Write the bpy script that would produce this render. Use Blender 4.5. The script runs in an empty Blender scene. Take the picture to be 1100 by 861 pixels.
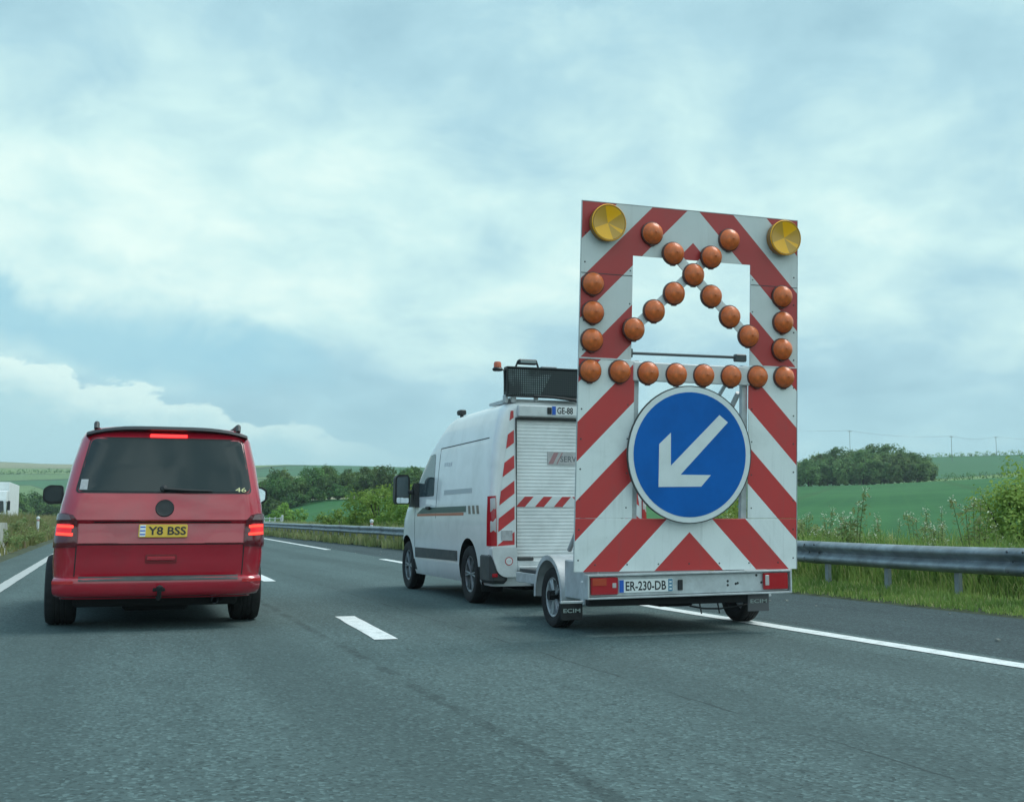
import bpy, math, random
import numpy as np
from mathutils import Vector, Matrix, noise as mnoise

R = math.radians
PI = math.pi
rng = random.Random(7)
SC = bpy.context.scene
COL = SC.collection

# ---------------------------------------------------------------- camera, world, sun, exposure
cam_d = bpy.data.cameras.new('camera')
cam = bpy.data.objects.new('camera', cam_d)
COL.objects.link(cam)
cam.location = (0, 0, 1.0)
cam.rotation_euler = (R(90 + 5.824), 0, R(-18.933))
cam_d.sensor_width = 36
cam_d.lens = 36 * 1250 / 1100
cam_d.clip_start = 0.1
cam_d.clip_end = 9000
SC.camera = cam

SUN_EL, SUN_AZ = R(58), R(80)
w = bpy.data.worlds.new('World')
SC.world = w
w.use_nodes = True
NT = w.node_tree
NT.nodes.clear()


def N(nt, t, **kw):
    n = nt.nodes.new(t)
    for k, v in kw.items():
        if k in n.inputs.keys() if isinstance(k, str) else False:
            n.inputs[k].default_value = v
        else:
            setattr(n, k, v)
    return n


def setin(n, **kw):
    for k, v in kw.items():
        n.inputs[k.replace('_', ' ')].default_value = v


def L(nt, a, b):
    nt.links.new(a, b)


def math_n(nt, op, a, b=None, clamp=False):
    n = nt.nodes.new('ShaderNodeMath')
    n.operation = op
    n.use_clamp = clamp
    for i, v in enumerate((a, b)):
        if v is None:
            continue
        if isinstance(v, (int, float)):
            n.inputs[i].default_value = v
        else:
            L(nt, v, n.inputs[i])
    return n.outputs[0]


def mix_c(nt, fac, a, b, blend='MIX'):
    n = nt.nodes.new('ShaderNodeMix')
    n.data_type = 'RGBA'
    n.blend_type = blend
    for i, v in ((0, fac), (6, a), (7, b)):
        if isinstance(v, (int, float)):
            n.inputs[i].default_value = v
        elif isinstance(v, tuple):
            n.inputs[i].default_value = v if len(v) == 4 else (*v, 1)
        else:
            L(nt, v, n.inputs[i])
    return n.outputs[2]


def smooth(nt, v, a, b):
    n = nt.nodes.new('ShaderNodeMapRange')
    n.interpolation_type = 'SMOOTHSTEP'
    L(nt, v, n.inputs[0])
    n.inputs[1].default_value = a
    n.inputs[2].default_value = b
    n.inputs[3].default_value = 0
    n.inputs[4].default_value = 1
    return n.outputs[0]


def noise_n(nt, vec, scale, detail=5, rough=.55, dist=0.0, dim='3D'):
    n = nt.nodes.new('ShaderNodeTexNoise')
    n.noise_dimensions = dim
    if vec is not None:
        L(nt, vec, n.inputs['Vector'])
    n.inputs['Scale'].default_value = scale
    n.inputs['Detail'].default_value = detail
    n.inputs['Roughness'].default_value = rough
    n.inputs['Distortion'].default_value = dist
    return n.outputs[0]


def build_world():
    nt = NT
    out = N(nt, 'ShaderNodeOutputWorld')
    bg = N(nt, 'ShaderNodeBackground')
    bg.inputs['Strength'].default_value = 0.1
    sky = N(nt, 'ShaderNodeTexSky')
    sky.sky_type = 'NISHITA'
    sky.sun_disc = False
    sky.sun_elevation = SUN_EL
    sky.sun_rotation = SUN_AZ
    sky.air_density = 1.2
    sky.dust_density = 1.5
    tc = N(nt, 'ShaderNodeTexCoord')
    sep = N(nt, 'ShaderNodeSeparateXYZ')
    L(nt, tc.outputs['Generated'], sep.inputs[0])
    zc = math_n(nt, 'MAXIMUM', sep.outputs[2], 0.0)
    den = math_n(nt, 'ADD', zc, 0.28)
    comb = N(nt, 'ShaderNodeCombineXYZ')
    L(nt, math_n(nt, 'DIVIDE', sep.outputs[0], den), comb.inputs[0])
    L(nt, math_n(nt, 'DIVIDE', sep.outputs[1], den), comb.inputs[1])
    P = comb.outputs[0]
    # low bank of cumulus in the direction of the left horizon, a clear strip above it
    az = math_n(nt, 'ARCTAN2', sep.outputs[0], sep.outputs[1])          # clockwise from +Y
    el = math_n(nt, 'ARCSINE', sep.outputs[2])
    ca = N(nt, 'ShaderNodeCombineXYZ')
    L(nt, az, ca.inputs[0])
    L(nt, math_n(nt, 'MULTIPLY', el, 1.5), ca.inputs[1])
    A = ca.outputs[0]
    n_big = noise_n(nt, P, 0.85, 4, .5, .4)
    n_med = noise_n(nt, A, 3.9, 8, .58, .35)
    n_soft = noise_n(nt, A, 7.5, 7, .56, .5)
    n_fine = noise_n(nt, P, 5.5, 9, .58, .3)
    n_puff = noise_n(nt, A, 17, 6, .55, .3)
    # cloud thickness
    thick = math_n(nt, 'ADD', math_n(nt, 'MULTIPLY', n_big, .55), math_n(nt, 'MULTIPLY', n_med, .45))
    # elevation envelope: brighter deck between 8 and 20 degrees, greyer above
    e1 = smooth(nt, el, R(4.5), R(11))
    e2 = smooth(nt, math_n(nt, 'ADD', el, math_n(nt, 'MULTIPLY', math_n(nt, 'SUBTRACT', n_med, .5), R(16))), R(13), R(25))
    band = math_n(nt, 'MULTIPLY', e1, math_n(nt, 'SUBTRACT', 1.0, e2))
    br = math_n(nt, 'ADD', math_n(nt, 'MULTIPLY', band, .52),
                math_n(nt, 'MULTIPLY', math_n(nt, 'SUBTRACT', thick, .5), 1.9))
    br = math_n(nt, 'ADD', br, math_n(nt, 'MULTIPLY', math_n(nt, 'SUBTRACT', n_fine, .5), .88))
    br = math_n(nt, 'ADD', br, math_n(nt, 'MULTIPLY', math_n(nt, 'SUBTRACT', n_soft, .5), .75))
    br = math_n(nt, 'ADD', br, .27, True)
    ramp = N(nt, 'ShaderNodeValToRGB')
    L(nt, br, ramp.inputs[0])
    cr = ramp.color_ramp
    cr.elements[0].position = 0.0
    cr.elements[0].color = (2.35, 4.0, 4.75, 1)
    cr.elements[1].position = 1.0
    cr.elements[1].color = (6.0, 7.35, 6.9, 1)
    m = cr.elements.new(.35)
    m.color = (3.1, 4.95, 5.6, 1)
    m = cr.elements.new(.7)
    m.color = (4.5, 6.35, 6.35, 1)
    cloud = ramp.outputs[0]
    # clear strip: az about -5..6 degrees, elevation 7..10.5, ragged edges
    rag = math_n(nt, 'MULTIPLY', math_n(nt, 'SUBTRACT', n_soft, .5), R(7))
    elr = math_n(nt, 'ADD', el, rag)
    elr = math_n(nt, 'ADD', elr, math_n(nt, 'MULTIPLY', az, .16))
    s1 = smooth(nt, elr, R(6.0), R(7.8))
    s2 = math_n(nt, 'SUBTRACT', 1.0, smooth(nt, elr, R(8.6), R(10.8)))
    s3 = math_n(nt, 'SUBTRACT', 1.0, smooth(nt, math_n(nt, 'ADD', az, math_n(nt, 'MULTIPLY', rag, 2.0)), R(3), R(13)))
    gap = math_n(nt, 'MULTIPLY', math_n(nt, 'MULTIPLY', s1, s2), s3)
    gap = math_n(nt, 'MULTIPLY', gap, .78)
    blue = mix_c(nt, .88, sky.outputs[0], (2.2, 4.6, 5.6, 1))
    c1 = mix_c(nt, gap, cloud, blue)
    # low cumulus bank whose crest slopes down to the right
    crest = math_n(nt, 'ADD', math_n(nt, 'MULTIPLY', az, -.20), R(6.3))
    puff = math_n(nt, 'MULTIPLY', math_n(nt, 'SUBTRACT', n_fine, .5), R(2.6))
    puff = math_n(nt, 'ADD', puff, math_n(nt, 'MULTIPLY', math_n(nt, 'SUBTRACT', n_soft, .5), R(3.2)))
    puff = math_n(nt, 'ADD', puff, math_n(nt, 'MULTIPLY', math_n(nt, 'SUBTRACT', n_puff, .5), R(2.6)))
    dz = math_n(nt, 'SUBTRACT', math_n(nt, 'ADD', crest, puff), el)      # >0 below the crest
    inb = smooth(nt, dz, 0.0, R(.30))
    depth = smooth(nt, math_n(nt, 'ADD', dz, math_n(nt, 'MULTIPLY', math_n(nt, 'SUBTRACT', n_puff, .5), R(2.5))), R(.2), R(2.4))
    bank = mix_c(nt, depth, (5.8, 7.3, 6.9, 1), (3.3, 5.3, 5.7, 1))
    bm = math_n(nt, 'SUBTRACT', 1.0, smooth(nt, az, R(6), R(16)))
    c2 = mix_c(nt, math_n(nt, 'MULTIPLY', math_n(nt, 'MULTIPLY', inb, bm), .92), c1, bank)
    # air near the horizon
    hz = math_n(nt, 'SUBTRACT', 1.0, smooth(nt, el, R(1.0), R(8.0)))
    c3 = mix_c(nt, math_n(nt, 'MULTIPLY', hz, .8), c2, (3.1, 5.2, 5.7, 1))
    # unseen sky behind the camera brightened, added to light the rear faces
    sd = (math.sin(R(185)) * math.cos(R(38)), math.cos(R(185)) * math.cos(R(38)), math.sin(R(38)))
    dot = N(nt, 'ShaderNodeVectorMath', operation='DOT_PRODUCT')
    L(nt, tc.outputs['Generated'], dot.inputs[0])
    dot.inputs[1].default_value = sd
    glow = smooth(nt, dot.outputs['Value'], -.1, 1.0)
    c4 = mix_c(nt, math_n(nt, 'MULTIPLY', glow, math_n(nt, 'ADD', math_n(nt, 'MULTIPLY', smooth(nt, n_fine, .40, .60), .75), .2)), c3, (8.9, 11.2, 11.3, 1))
    # blue patch added to the unseen left sky to cool the left flanks
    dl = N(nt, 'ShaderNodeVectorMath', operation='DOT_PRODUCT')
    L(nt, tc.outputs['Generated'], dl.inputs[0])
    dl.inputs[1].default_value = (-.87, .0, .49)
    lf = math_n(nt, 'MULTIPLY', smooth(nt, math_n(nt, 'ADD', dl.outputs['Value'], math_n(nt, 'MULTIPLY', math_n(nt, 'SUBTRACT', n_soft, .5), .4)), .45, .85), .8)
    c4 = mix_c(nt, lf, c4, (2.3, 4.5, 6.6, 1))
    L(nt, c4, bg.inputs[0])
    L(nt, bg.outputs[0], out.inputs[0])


build_world()

sun_d = bpy.data.lights.new('sun', 'SUN')
sun_d.energy = 1.5
sun_d.angle = R(28)
sun_d.color = (1.0, .985, .95)
sun = bpy.data.objects.new('sun', sun_d)
COL.objects.link(sun)
sdir = Vector((math.sin(SUN_AZ) * math.cos(SUN_EL), math.cos(SUN_AZ) * math.cos(SUN_EL), math.sin(SUN_EL)))
sun.rotation_euler = sdir.to_track_quat('Z', 'Y').to_euler()
sun.location = sdir * 60

SC.view_settings.view_transform = 'Standard'
SC.view_settings.look = 'None'
SC.view_settings.exposure = 0.54
SC.view_settings.gamma = 1.0
SC.render.engine = 'CYCLES'
SC.cycles.max_bounces = 6
SC.cycles.use_denoising = True

# ---------------------------------------------------------------- materials
MATS = {}


def mat(name, col, rough=.6, metal=0.0, var=.0, vscale=4.0, bump=0.0, bscale=60.0, coat=0.0, spec=.5,
        dirt=None, dirt_amt=0.0, dscale=3.0, emit=None, estr=0.0, trans=0.0):
    if name in MATS:
        return MATS[name]
    m = bpy.data.materials.new(name)
    m.use_nodes = True
    nt = m.node_tree
    b = nt.nodes['Principled BSDF']
    b.inputs['Roughness'].default_value = rough
    b.inputs['Metallic'].default_value = metal
    b.inputs['Specular IOR Level'].default_value = spec
    b.inputs['Coat Weight'].default_value = coat
    b.inputs['Coat Roughness'].default_value = .06
    tc = nt.nodes.new('ShaderNodeTexCoord')
    o = tc.outputs['Object']
    c = (*col, 1)
    if var > 0:
        n = noise_n(nt, o, vscale, 6, .6)
        lo = tuple(x * (1 - var) for x in col)
        hi = tuple(min(1, x * (1 + var)) for x in col)
        c = mix_c(nt, smooth(nt, n, .3, .7), (*lo, 1), (*hi, 1))
    if dirt:
        n = noise_n(nt, o, dscale, 8, .65, .4)
        f = math_n(nt, 'MULTIPLY', smooth(nt, n, .42, .72), dirt_amt)
        c = mix_c(nt, f, c, (*dirt, 1))
    if isinstance(c, tuple):
        b.inputs['Base Color'].default_value = c
    else:
        L(nt, c, b.inputs['Base Color'])
    if bump > 0:
        n = noise_n(nt, o, bscale, 4, .6)
        bn = nt.nodes.new('ShaderNodeBump')
        bn.inputs['Strength'].default_value = bump
        bn.inputs['Distance'].default_value = .01
        L(nt, n, bn.inputs['Height'])
        L(nt, bn.outputs[0], b.inputs['Normal'])
    if emit:
        b.inputs['Emission Color'].default_value = (*emit, 1)
        b.inputs['Emission Strength'].default_value = estr
    if trans:
        b.inputs['Transmission Weight'].default_value = trans
    MATS[name] = m
    return m


GRIME = (.12, .11, .095)
RED = mat('red_paint', (.43, .012, .030), .26, 0, .06, 3, coat=1.0, dirt=(.20, .035, .045), dirt_amt=.3, dscale=2.2)
BLACK = mat('black_plastic', (.012, .015, .017), .55)
RUBBER = mat('tyre_rubber', (.014, .015, .016), .85, 0, .25, 20, bump=.3, bscale=90)
TINT = mat('tinted_glass', (.012, .022, .024), .05, 0, spec=.45)
GREYGLASS = mat('cab_glass', (.05, .08, .09), .05, 0, spec=.9)
CHROME = mat('mirror_glass', (.75, .8, .82), .05, 1)
RIM = mat('alloy_rim', (.32, .34, .35), .4, .7, .2, 12)
WHITEP = mat('white_paint', (.78, .79, .79), .32, 0, .03, 3, coat=.5, dirt=(.42, .43, .42), dirt_amt=.3, dscale=2.4)
WHITEPL = mat('white_plastic', (.66, .68, .68), .5, 0, .06, 5, dirt=GRIME, dirt_amt=.25)
SHUTTER = mat('shutter_aluminium', (.82, .84, .84), .38, .15, .05, 6, dirt=(.45, .46, .45), dirt_amt=.3, dscale=1.8)
HAZRED = mat('red_reflective_film', (.55, .042, .045), .38, 0, .1, 5, dirt=(.28, .08, .08), dirt_amt=.3)
GREYPL = mat('dark_grey_plastic', (.045, .052, .055), .6, 0, .2, 8, dirt=GRIME, dirt_amt=.4)
UNDER = mat('underbody_black', (.008, .009, .010), .85)
STEEL = mat('galvanised_steel', (.27, .31, .335), .5, .35, .28, 4, dirt=(.13, .13, .12), dirt_amt=.6, dscale=2)
GALV = mat('trailer_galvanised', (.50, .53, .54), .5, .15, .12, 8, dirt=(.25, .26, .25), dirt_amt=.5, dscale=4)
YPLATE = mat('yellow_plate', (.72, .44, .035), .4)
WPLATE = mat('white_plate', (.78, .79, .78), .4)
BLUE = mat('plate_blue', (.01, .10, .48), .4)
INK = mat('plate_ink', (.01, .01, .012), .5)
LAMPRED = mat('lamp_red_lens', (.42, .012, .02), .15, coat=.6)
LAMPDARK = mat('lamp_smoked_lens', (.11, .010, .016), .15, coat=.5)
LAMPCLEAR = mat('lamp_clear_lens', (.50, .46, .46), .15, coat=.7)
LAMPAMB = mat('lamp_amber_lens', (.46, .055, .02), .2, coat=.5)
BRAKE = mat('lit_brake_lamp', (.6, .02, .02), .3, emit=(1, .04, .02), estr=1.9)
BRAKEDIM = mat('lit_tail_lamp', (.5, .01, .02), .3, emit=(1, .006, .010), estr=.34)
BRAKE3 = mat('lit_high_brake_lamp', (.6, .02, .02), .3, emit=(1, .03, .03), estr=2.2)
ORANGE = mat('amber_lamp_dome', (.76, .155, .028), .42, 0, .22, 14, coat=.2, dirt=(.34, .10, .04), dirt_amt=.5, dscale=9)
ORING = mat('amber_lamp_ring', (.10, .035, .025), .5)
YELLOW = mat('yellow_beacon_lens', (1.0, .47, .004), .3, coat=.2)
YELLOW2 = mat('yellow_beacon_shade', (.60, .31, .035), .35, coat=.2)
SIGNBLUE = mat('sign_blue', (.002, .115, .44), .5, 0, .10, 3, spec=.2)
SIGNWHITE = mat('sign_white', (.72, .75, .75), .4, 0, .05, 5)
DOTS = mat('led_dots', (.20, .30, .30), .5)
GREEN = mat('dark_green_band', (.025, .075, .065), .4)
ORBAND = mat('orange_band', (.46, .12, .05), .4)
STICK = mat('grey_sticker', (.42, .42, .43), .5, 0, .15, 20)
FLAPTXT = mat('flap_lettering', (.30, .36, .34), .6)
CONC = mat('weathered_concrete', (.30, .31, .28), .9, 0, .25, 2.5, bump=.5, bscale=20)


def stripe_mat(name, off, period, k=1.0):
    """red and white chevron film: bands at 45 degrees mirrored about the panel's middle line"""
    m = bpy.data.materials.new(name)
    m.use_nodes = True
    nt = m.node_tree
    b = nt.nodes['Principled BSDF']
    tc = nt.nodes.new('ShaderNodeTexCoord')
    s = nt.nodes.new('ShaderNodeSeparateXYZ')
    L(nt, tc.outputs['Object'], s.inputs[0])
    c = math_n(nt, 'ADD', math_n(nt, 'ABSOLUTE', s.outputs[0]), s.outputs[2])
    f = math_n(nt, 'FRACT', math_n(nt, 'DIVIDE', math_n(nt, 'SUBTRACT', c, off - 20 * period), period))
    isred = math_n(nt, 'LESS_THAN', f, .5)
    n = noise_n(nt, tc.outputs['Object'], 2.2, 8, .65, .5)
    n2 = noise_n(nt, tc.outputs['Object'], 40, 3, .6)
    mp = nt.nodes.new('ShaderNodeMapping')
    mp.inputs['Scale'].default_value = (14, 1, .9)
    L(nt, tc.outputs['Object'], mp.inputs[0])
    run = noise_n(nt, mp.outputs[0], 1.0, 6, .65)
    sc = noise_n(nt, tc.outputs['Object'], 7, 9, .75, 1.5)
    g_ = math_n(nt, 'ADD', math_n(nt, 'MULTIPLY', smooth(nt, run, .52, .75), .26), math_n(nt, 'MULTIPLY', smooth(nt, sc, .62, .68), .22))
    d = math_n(nt, 'ADD', math_n(nt, 'ADD', g_, math_n(nt, 'MULTIPLY', smooth(nt, n, .45, .75), .25)),
               math_n(nt, 'MULTIPLY', smooth(nt, n2, .66, .74), .15))
    wc = mix_c(nt, d, (.80 * k, .83 * k, .82 * k, 1), (.40, .42, .40, 1))
    rc = mix_c(nt, d, (.56 * k, .045, .045, 1), (.30, .08, .075, 1))
    L(nt, mix_c(nt, isred, wc, rc), b.inputs['Base Color'])
    b.inputs['Roughness'].default_value = .42
    return m


# ---------------------------------------------------------------- mesh helpers
class MB:
    def __init__(self):
        self.v, self.f, self.m, self.s = [], [], [], []

    def add(self, vs, fs, mi=0, smooth=False):
        o = len(self.v)
        self.v += [tuple(p) for p in vs]
        self.f += [tuple(i + o for i in f) for f in fs]
        self.m += [mi] * len(fs)
        self.s += [smooth] * len(fs)
        return self

    def box(self, x0, x1, y0, y1, z0, z1, mi=0):
        vs = [(x, y, z) for x in (x0, x1) for y in (y0, y1) for z in (z0, z1)]
        fs = [(0, 1, 3, 2), (4, 6, 7, 5), (0, 4, 5, 1), (2, 3, 7, 6), (0, 2, 6, 4), (1, 5, 7, 3)]
        return self.add(vs, fs, mi)

    def bbox(self, x0, x1, y0, y1, z0, z1, b=.01, mi=0):
        """box with chamfered edges"""
        c = ((x0 + x1) / 2, (y0 + y1) / 2, (z0 + z1) / 2)
        h = (abs(x1 - x0) / 2, abs(y1 - y0) / 2, abs(z1 - z0) / 2)
        b = min(b, min(h) * .45)
        vs, idx = [], {}
        for sx in (-1, 1):
            for sy in (-1, 1):
                for sz in (-1, 1):
                    for k in range(3):
                        p = [sx * h[0], sy * h[1], sz * h[2]]
                        for j in range(3):
                            if j != k:
                                p[j] -= (sx, sy, sz)[j] * b
                        idx[(sx, sy, sz, k)] = len(vs)
                        vs.append((c[0] + p[0], c[1] + p[1], c[2] + p[2]))
        fs = []
        for k in range(3):
            o = [j for j in range(3) if j != k]
            for s in (-1, 1):
                q = []
                for a, bb in ((-1, -1), (1, -1), (1, 1), (-1, 1)):
                    t = [0, 0, 0]
                    t[k] = s
                    t[o[0]] = a
                    t[o[1]] = bb
                    q.append(idx[(*t, k)])
                fs.append(tuple(q))
        for k in range(3):
            o = [j for j in range(3) if j != k]
            for a in (-1, 1):
                for bb in (-1, 1):
                    q = []
                    for s, kk in ((-1, o[0]), (1, o[0]), (1, o[1]), (-1, o[1])):
                        t = [0, 0, 0]
                        t[k] = s
                        t[o[0]] = a
                        t[o[1]] = bb
                        q.append(idx[(*t, kk)])
                    fs.append(tuple(q))
        for sx in (-1, 1):
            for sy in (-1, 1):
                for sz in (-1, 1):
                    fs.append(tuple(idx[(sx, sy, sz, k)] for k in range(3)))
        return self.add(vs, fs, mi)

    def tube(self, pts, r, n=8, mi=0, caps=True, smooth=True):
        pts = [Vector(p) for p in pts]
        if not isinstance(r, (list, tuple)):
            r = [r] * len(pts)
        vs, fs = [], []
        for i, p in enumerate(pts):
            a = pts[max(i - 1, 0)]
            b = pts[min(i + 1, len(pts) - 1)]
            d = (b - a).normalized()
            u = d.cross(Vector((0, 0, 1)))
            if u.length < .01:
                u = d.cross(Vector((0, 1, 0)))
            u.normalize()
            v = d.cross(u)
            for k in range(n):
                t = 2 * PI * k / n
                vs.append(p + (u * math.cos(t) + v * math.sin(t)) * r[i])
        for i in range(len(pts) - 1):
            for k in range(n):
                k2 = (k + 1) % n
                fs.append((i * n + k, i * n + k2, (i + 1) * n + k2, (i + 1) * n + k))
        self.add(vs, fs, mi, smooth)
        if caps:
            self.add(vs[:n], [tuple(range(n))], mi)
            self.add(vs[-n:], [tuple(range(n))], mi)
        return self

    def lathe(self, c, axis, prof, n=24, mi=0, smooth=True):
        """prof: list of (radius, distance along axis)"""
        c = Vector(c)
        a = Vector(axis).normalized()
        u = a.cross(Vector((0, 0, 1)))
        if u.length < .01:
            u = Vector((1, 0, 0))
        u.normalize()
        v = a.cross(u)
        vs, fs = [], []
        for (r, d) in prof:
            for k in range(n):
                t = 2 * PI * k / n
                vs.append(c + a * d + (u * math.cos(t) + v * math.sin(t)) * max(r, 1e-4))
        for i in range(len(prof) - 1):
            for k in range(n):
                k2 = (k + 1) % n
                fs.append((i * n + k, i * n + k2, (i + 1) * n + k2, (i + 1) * n + k))
        return self.add(vs, fs, mi, smooth)

    def prism(self, pts2, to3, t0, t1, mi=0):
        """polygon extruded between two values of the third coordinate; to3(u, v, t)"""
        n = len(pts2)
        vs = [to3(u, v, t0) for u, v in pts2] + [to3(u, v, t1) for u, v in pts2]
        fs = [tuple(range(n)), tuple(range(2 * n - 1, n - 1, -1))]
        fs += [(i, i + n, (i + 1) % n + n, (i + 1) % n) for i in range(n)]
        return self.add(vs, fs, mi)

    def patch(self, outline, fmap, off=.004, back=-.006, rings=4, mi=0, dense=.08):
        """star-shaped polygon laid on a curved surface; fmap(u, v, offset)"""
        pts = []
        n = len(outline)
        for i in range(n):
            a, b = outline[i], outline[(i + 1) % n]
            k = max(1, int(math.hypot(b[0] - a[0], b[1] - a[1]) / dense))
            for j in range(k):
                pts.append((a[0] + (b[0] - a[0]) * j / k, a[1] + (b[1] - a[1]) * j / k))
        n = len(pts)
        cx = sum(p[0] for p in outline) / len(outline)
        cy = sum(p[1] for p in outline) / len(outline)
        vs = [fmap(cx, cy, off)]
        fs = []
        for r in range(1, rings + 1):
            t = r / rings
            vs += [fmap(cx + (p[0] - cx) * t, cy + (p[1] - cy) * t, off) for p in pts]
        vs += [fmap(p[0], p[1], back) for p in pts]
        for k in range(n):
            fs.append((0, 1 + k, 1 + (k + 1) % n))
        for r in range(rings):
            a = 1 + r * n
            b = a + n
            for k in range(n):
                k2 = (k + 1) % n
                fs.append((a + k, b + k, b + k2, a + k2))
        o = len(self.v)
        self.add(vs, fs, mi, True)
        return self

    def build(self, name, mats, parent=None, xf=None, angle=35, smooth_all=False, off=None):
        me = bpy.data.meshes.new(name)
        vs = self.v
        if xf:
            vs = [tuple(xf(p)) for p in vs]
        if off:
            vs = [(p[0] - off[0], p[1] - off[1], p[2] - off[2]) for p in vs]
        me.from_pydata(vs, [], self.f)
        if not isinstance(mats, (list, tuple)):
            mats = [mats]
        for m in mats:
            me.materials.append(m)
        me.polygons.foreach_set('material_index', self.m)
        me.polygons.foreach_set('use_smooth', [True] * len(self.f) if smooth_all else self.s)
        me.update()
        # consistent outward normals
        import bmesh
        bm = bmesh.new()
        bm.from_mesh(me)
        bmesh.ops.recalc_face_normals(bm, faces=bm.faces)
        bm.to_mesh(me)
        bm.free()
        if angle and any(self.s) or smooth_all:
            me.set_sharp_from_angle(angle=R(angle))
        ob = bpy.data.objects.new(name, me)
        COL.objects.link(ob)
        if off:
            ob.location = off
        if parent:
            ob.parent = parent
        return ob


def rounded(pts, r, n=5):
    out = []
    m = len(pts)
    for i in range(m):
        p0, p1, p2 = Vector((*pts[i - 1], 0)), Vector((*pts[i], 0)), Vector((*pts[(i + 1) % m], 0))
        a = (p0 - p1).normalized()
        b = (p2 - p1).normalized()
        rr = min(r, (p0 - p1).length * .45, (p2 - p1).length * .45)
        s, e = p1 + a * rr, p1 + b * rr
        for k in range(n + 1):
            t = k / n
            q = s * (1 - t) ** 2 + p1 * 2 * t * (1 - t) + e * t * t
            out.append((q.x, q.y))
    return out


def tag(o, label=None, cat=None, group=None, kind=None):
    if label:
        o['label'] = label
    if cat:
        o['category'] = cat
    if group:
        o['group'] = group
    if kind:
        o['kind'] = kind
    return o


def thing(name, label, cat, loc=(0, 0, 0), group=None):
    o = bpy.data.objects.new(name, None)
    COL.objects.link(o)
    o.location = loc
    o.empty_display_size = .2
    return tag(o, label, cat, group)


def copy_tree(o, parent=None):
    c = o.copy()
    COL.objects.link(c)
    c.parent = parent
    for ch in list(o.children):
        copy_tree(ch, c)
    return c


def text_mb(txt, cx, cz, wd, ht, y, depth=.003, bold=.0, to3=None):
    cu = bpy.data.curves.new('lettering', 'FONT')
    cu.body = txt
    cu.size = 1
    cu.extrude = .0
    cu.offset = bold
    cu.resolution_u = 3
    ob = bpy.data.objects.new('lettering', cu)
    COL.objects.link(ob)
    dg = bpy.context.evaluated_depsgraph_get()
    dg.update()
    me = bpy.data.meshes.new_from_object(ob.evaluated_get(dg))
    vs = [v.co.copy() for v in me.vertices]
    fs = [tuple(p.vertices) for p in me.polygons]
    COL.objects.unlink(ob)
    bpy.data.objects.remove(ob)
    bpy.data.curves.remove(cu)
    bpy.data.meshes.remove(me)
    x0, x1 = min(v.x for v in vs), max(v.x for v in vs)
    y0, y1 = min(v.y for v in vs), max(v.y for v in vs)
    mb = MB()
    out = []
    for v in vs:
        u = cx + ((v.x - x0) / (x1 - x0) - .5) * wd
        q = cz + ((v.y - y0) / (y1 - y0) - .5) * ht
        out.append(to3(u, q) if to3 else (u, y, q))
    mb.add(out, fs)
    return mb


def boolean_cut(ob, cutters, arches=(), r=.41, xin=.9):
    """subtract closed helper meshes from ob, then drop them"""
    for c in cutters:
        c.parent = ob.parent
        md = ob.modifiers.new('cut', 'BOOLEAN')
        md.operation = 'DIFFERENCE'
        md.solver = 'EXACT'
        md.object = c
    dg = bpy.context.evaluated_depsgraph_get()
    dg.update()
    me = bpy.data.meshes.new_from_object(ob.evaluated_get(dg))
    old = ob.data
    ob.modifiers.clear()
    ob.data = me
    me.name = ob.name
    for c in cutters:
        d = c.data
        bpy.data.objects.remove(c)
        bpy.data.meshes.remove(d)
    bpy.data.meshes.remove(old)
    for p in me.polygons:
        p.use_smooth = True
    for p in me.polygons:
        c = p.center
        for (y, z) in arches:
            if abs(math.hypot(c.y - y, c.z - z) - r) < .03 and abs(c.x) < xin or (math.hypot(c.y - y, c.z - z) < r - .01 and abs(abs(p.normal.x)) > .9 and abs(c.x) < .75):
                p.material_index = 1
    me.set_sharp_from_angle(angle=R(32))


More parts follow.
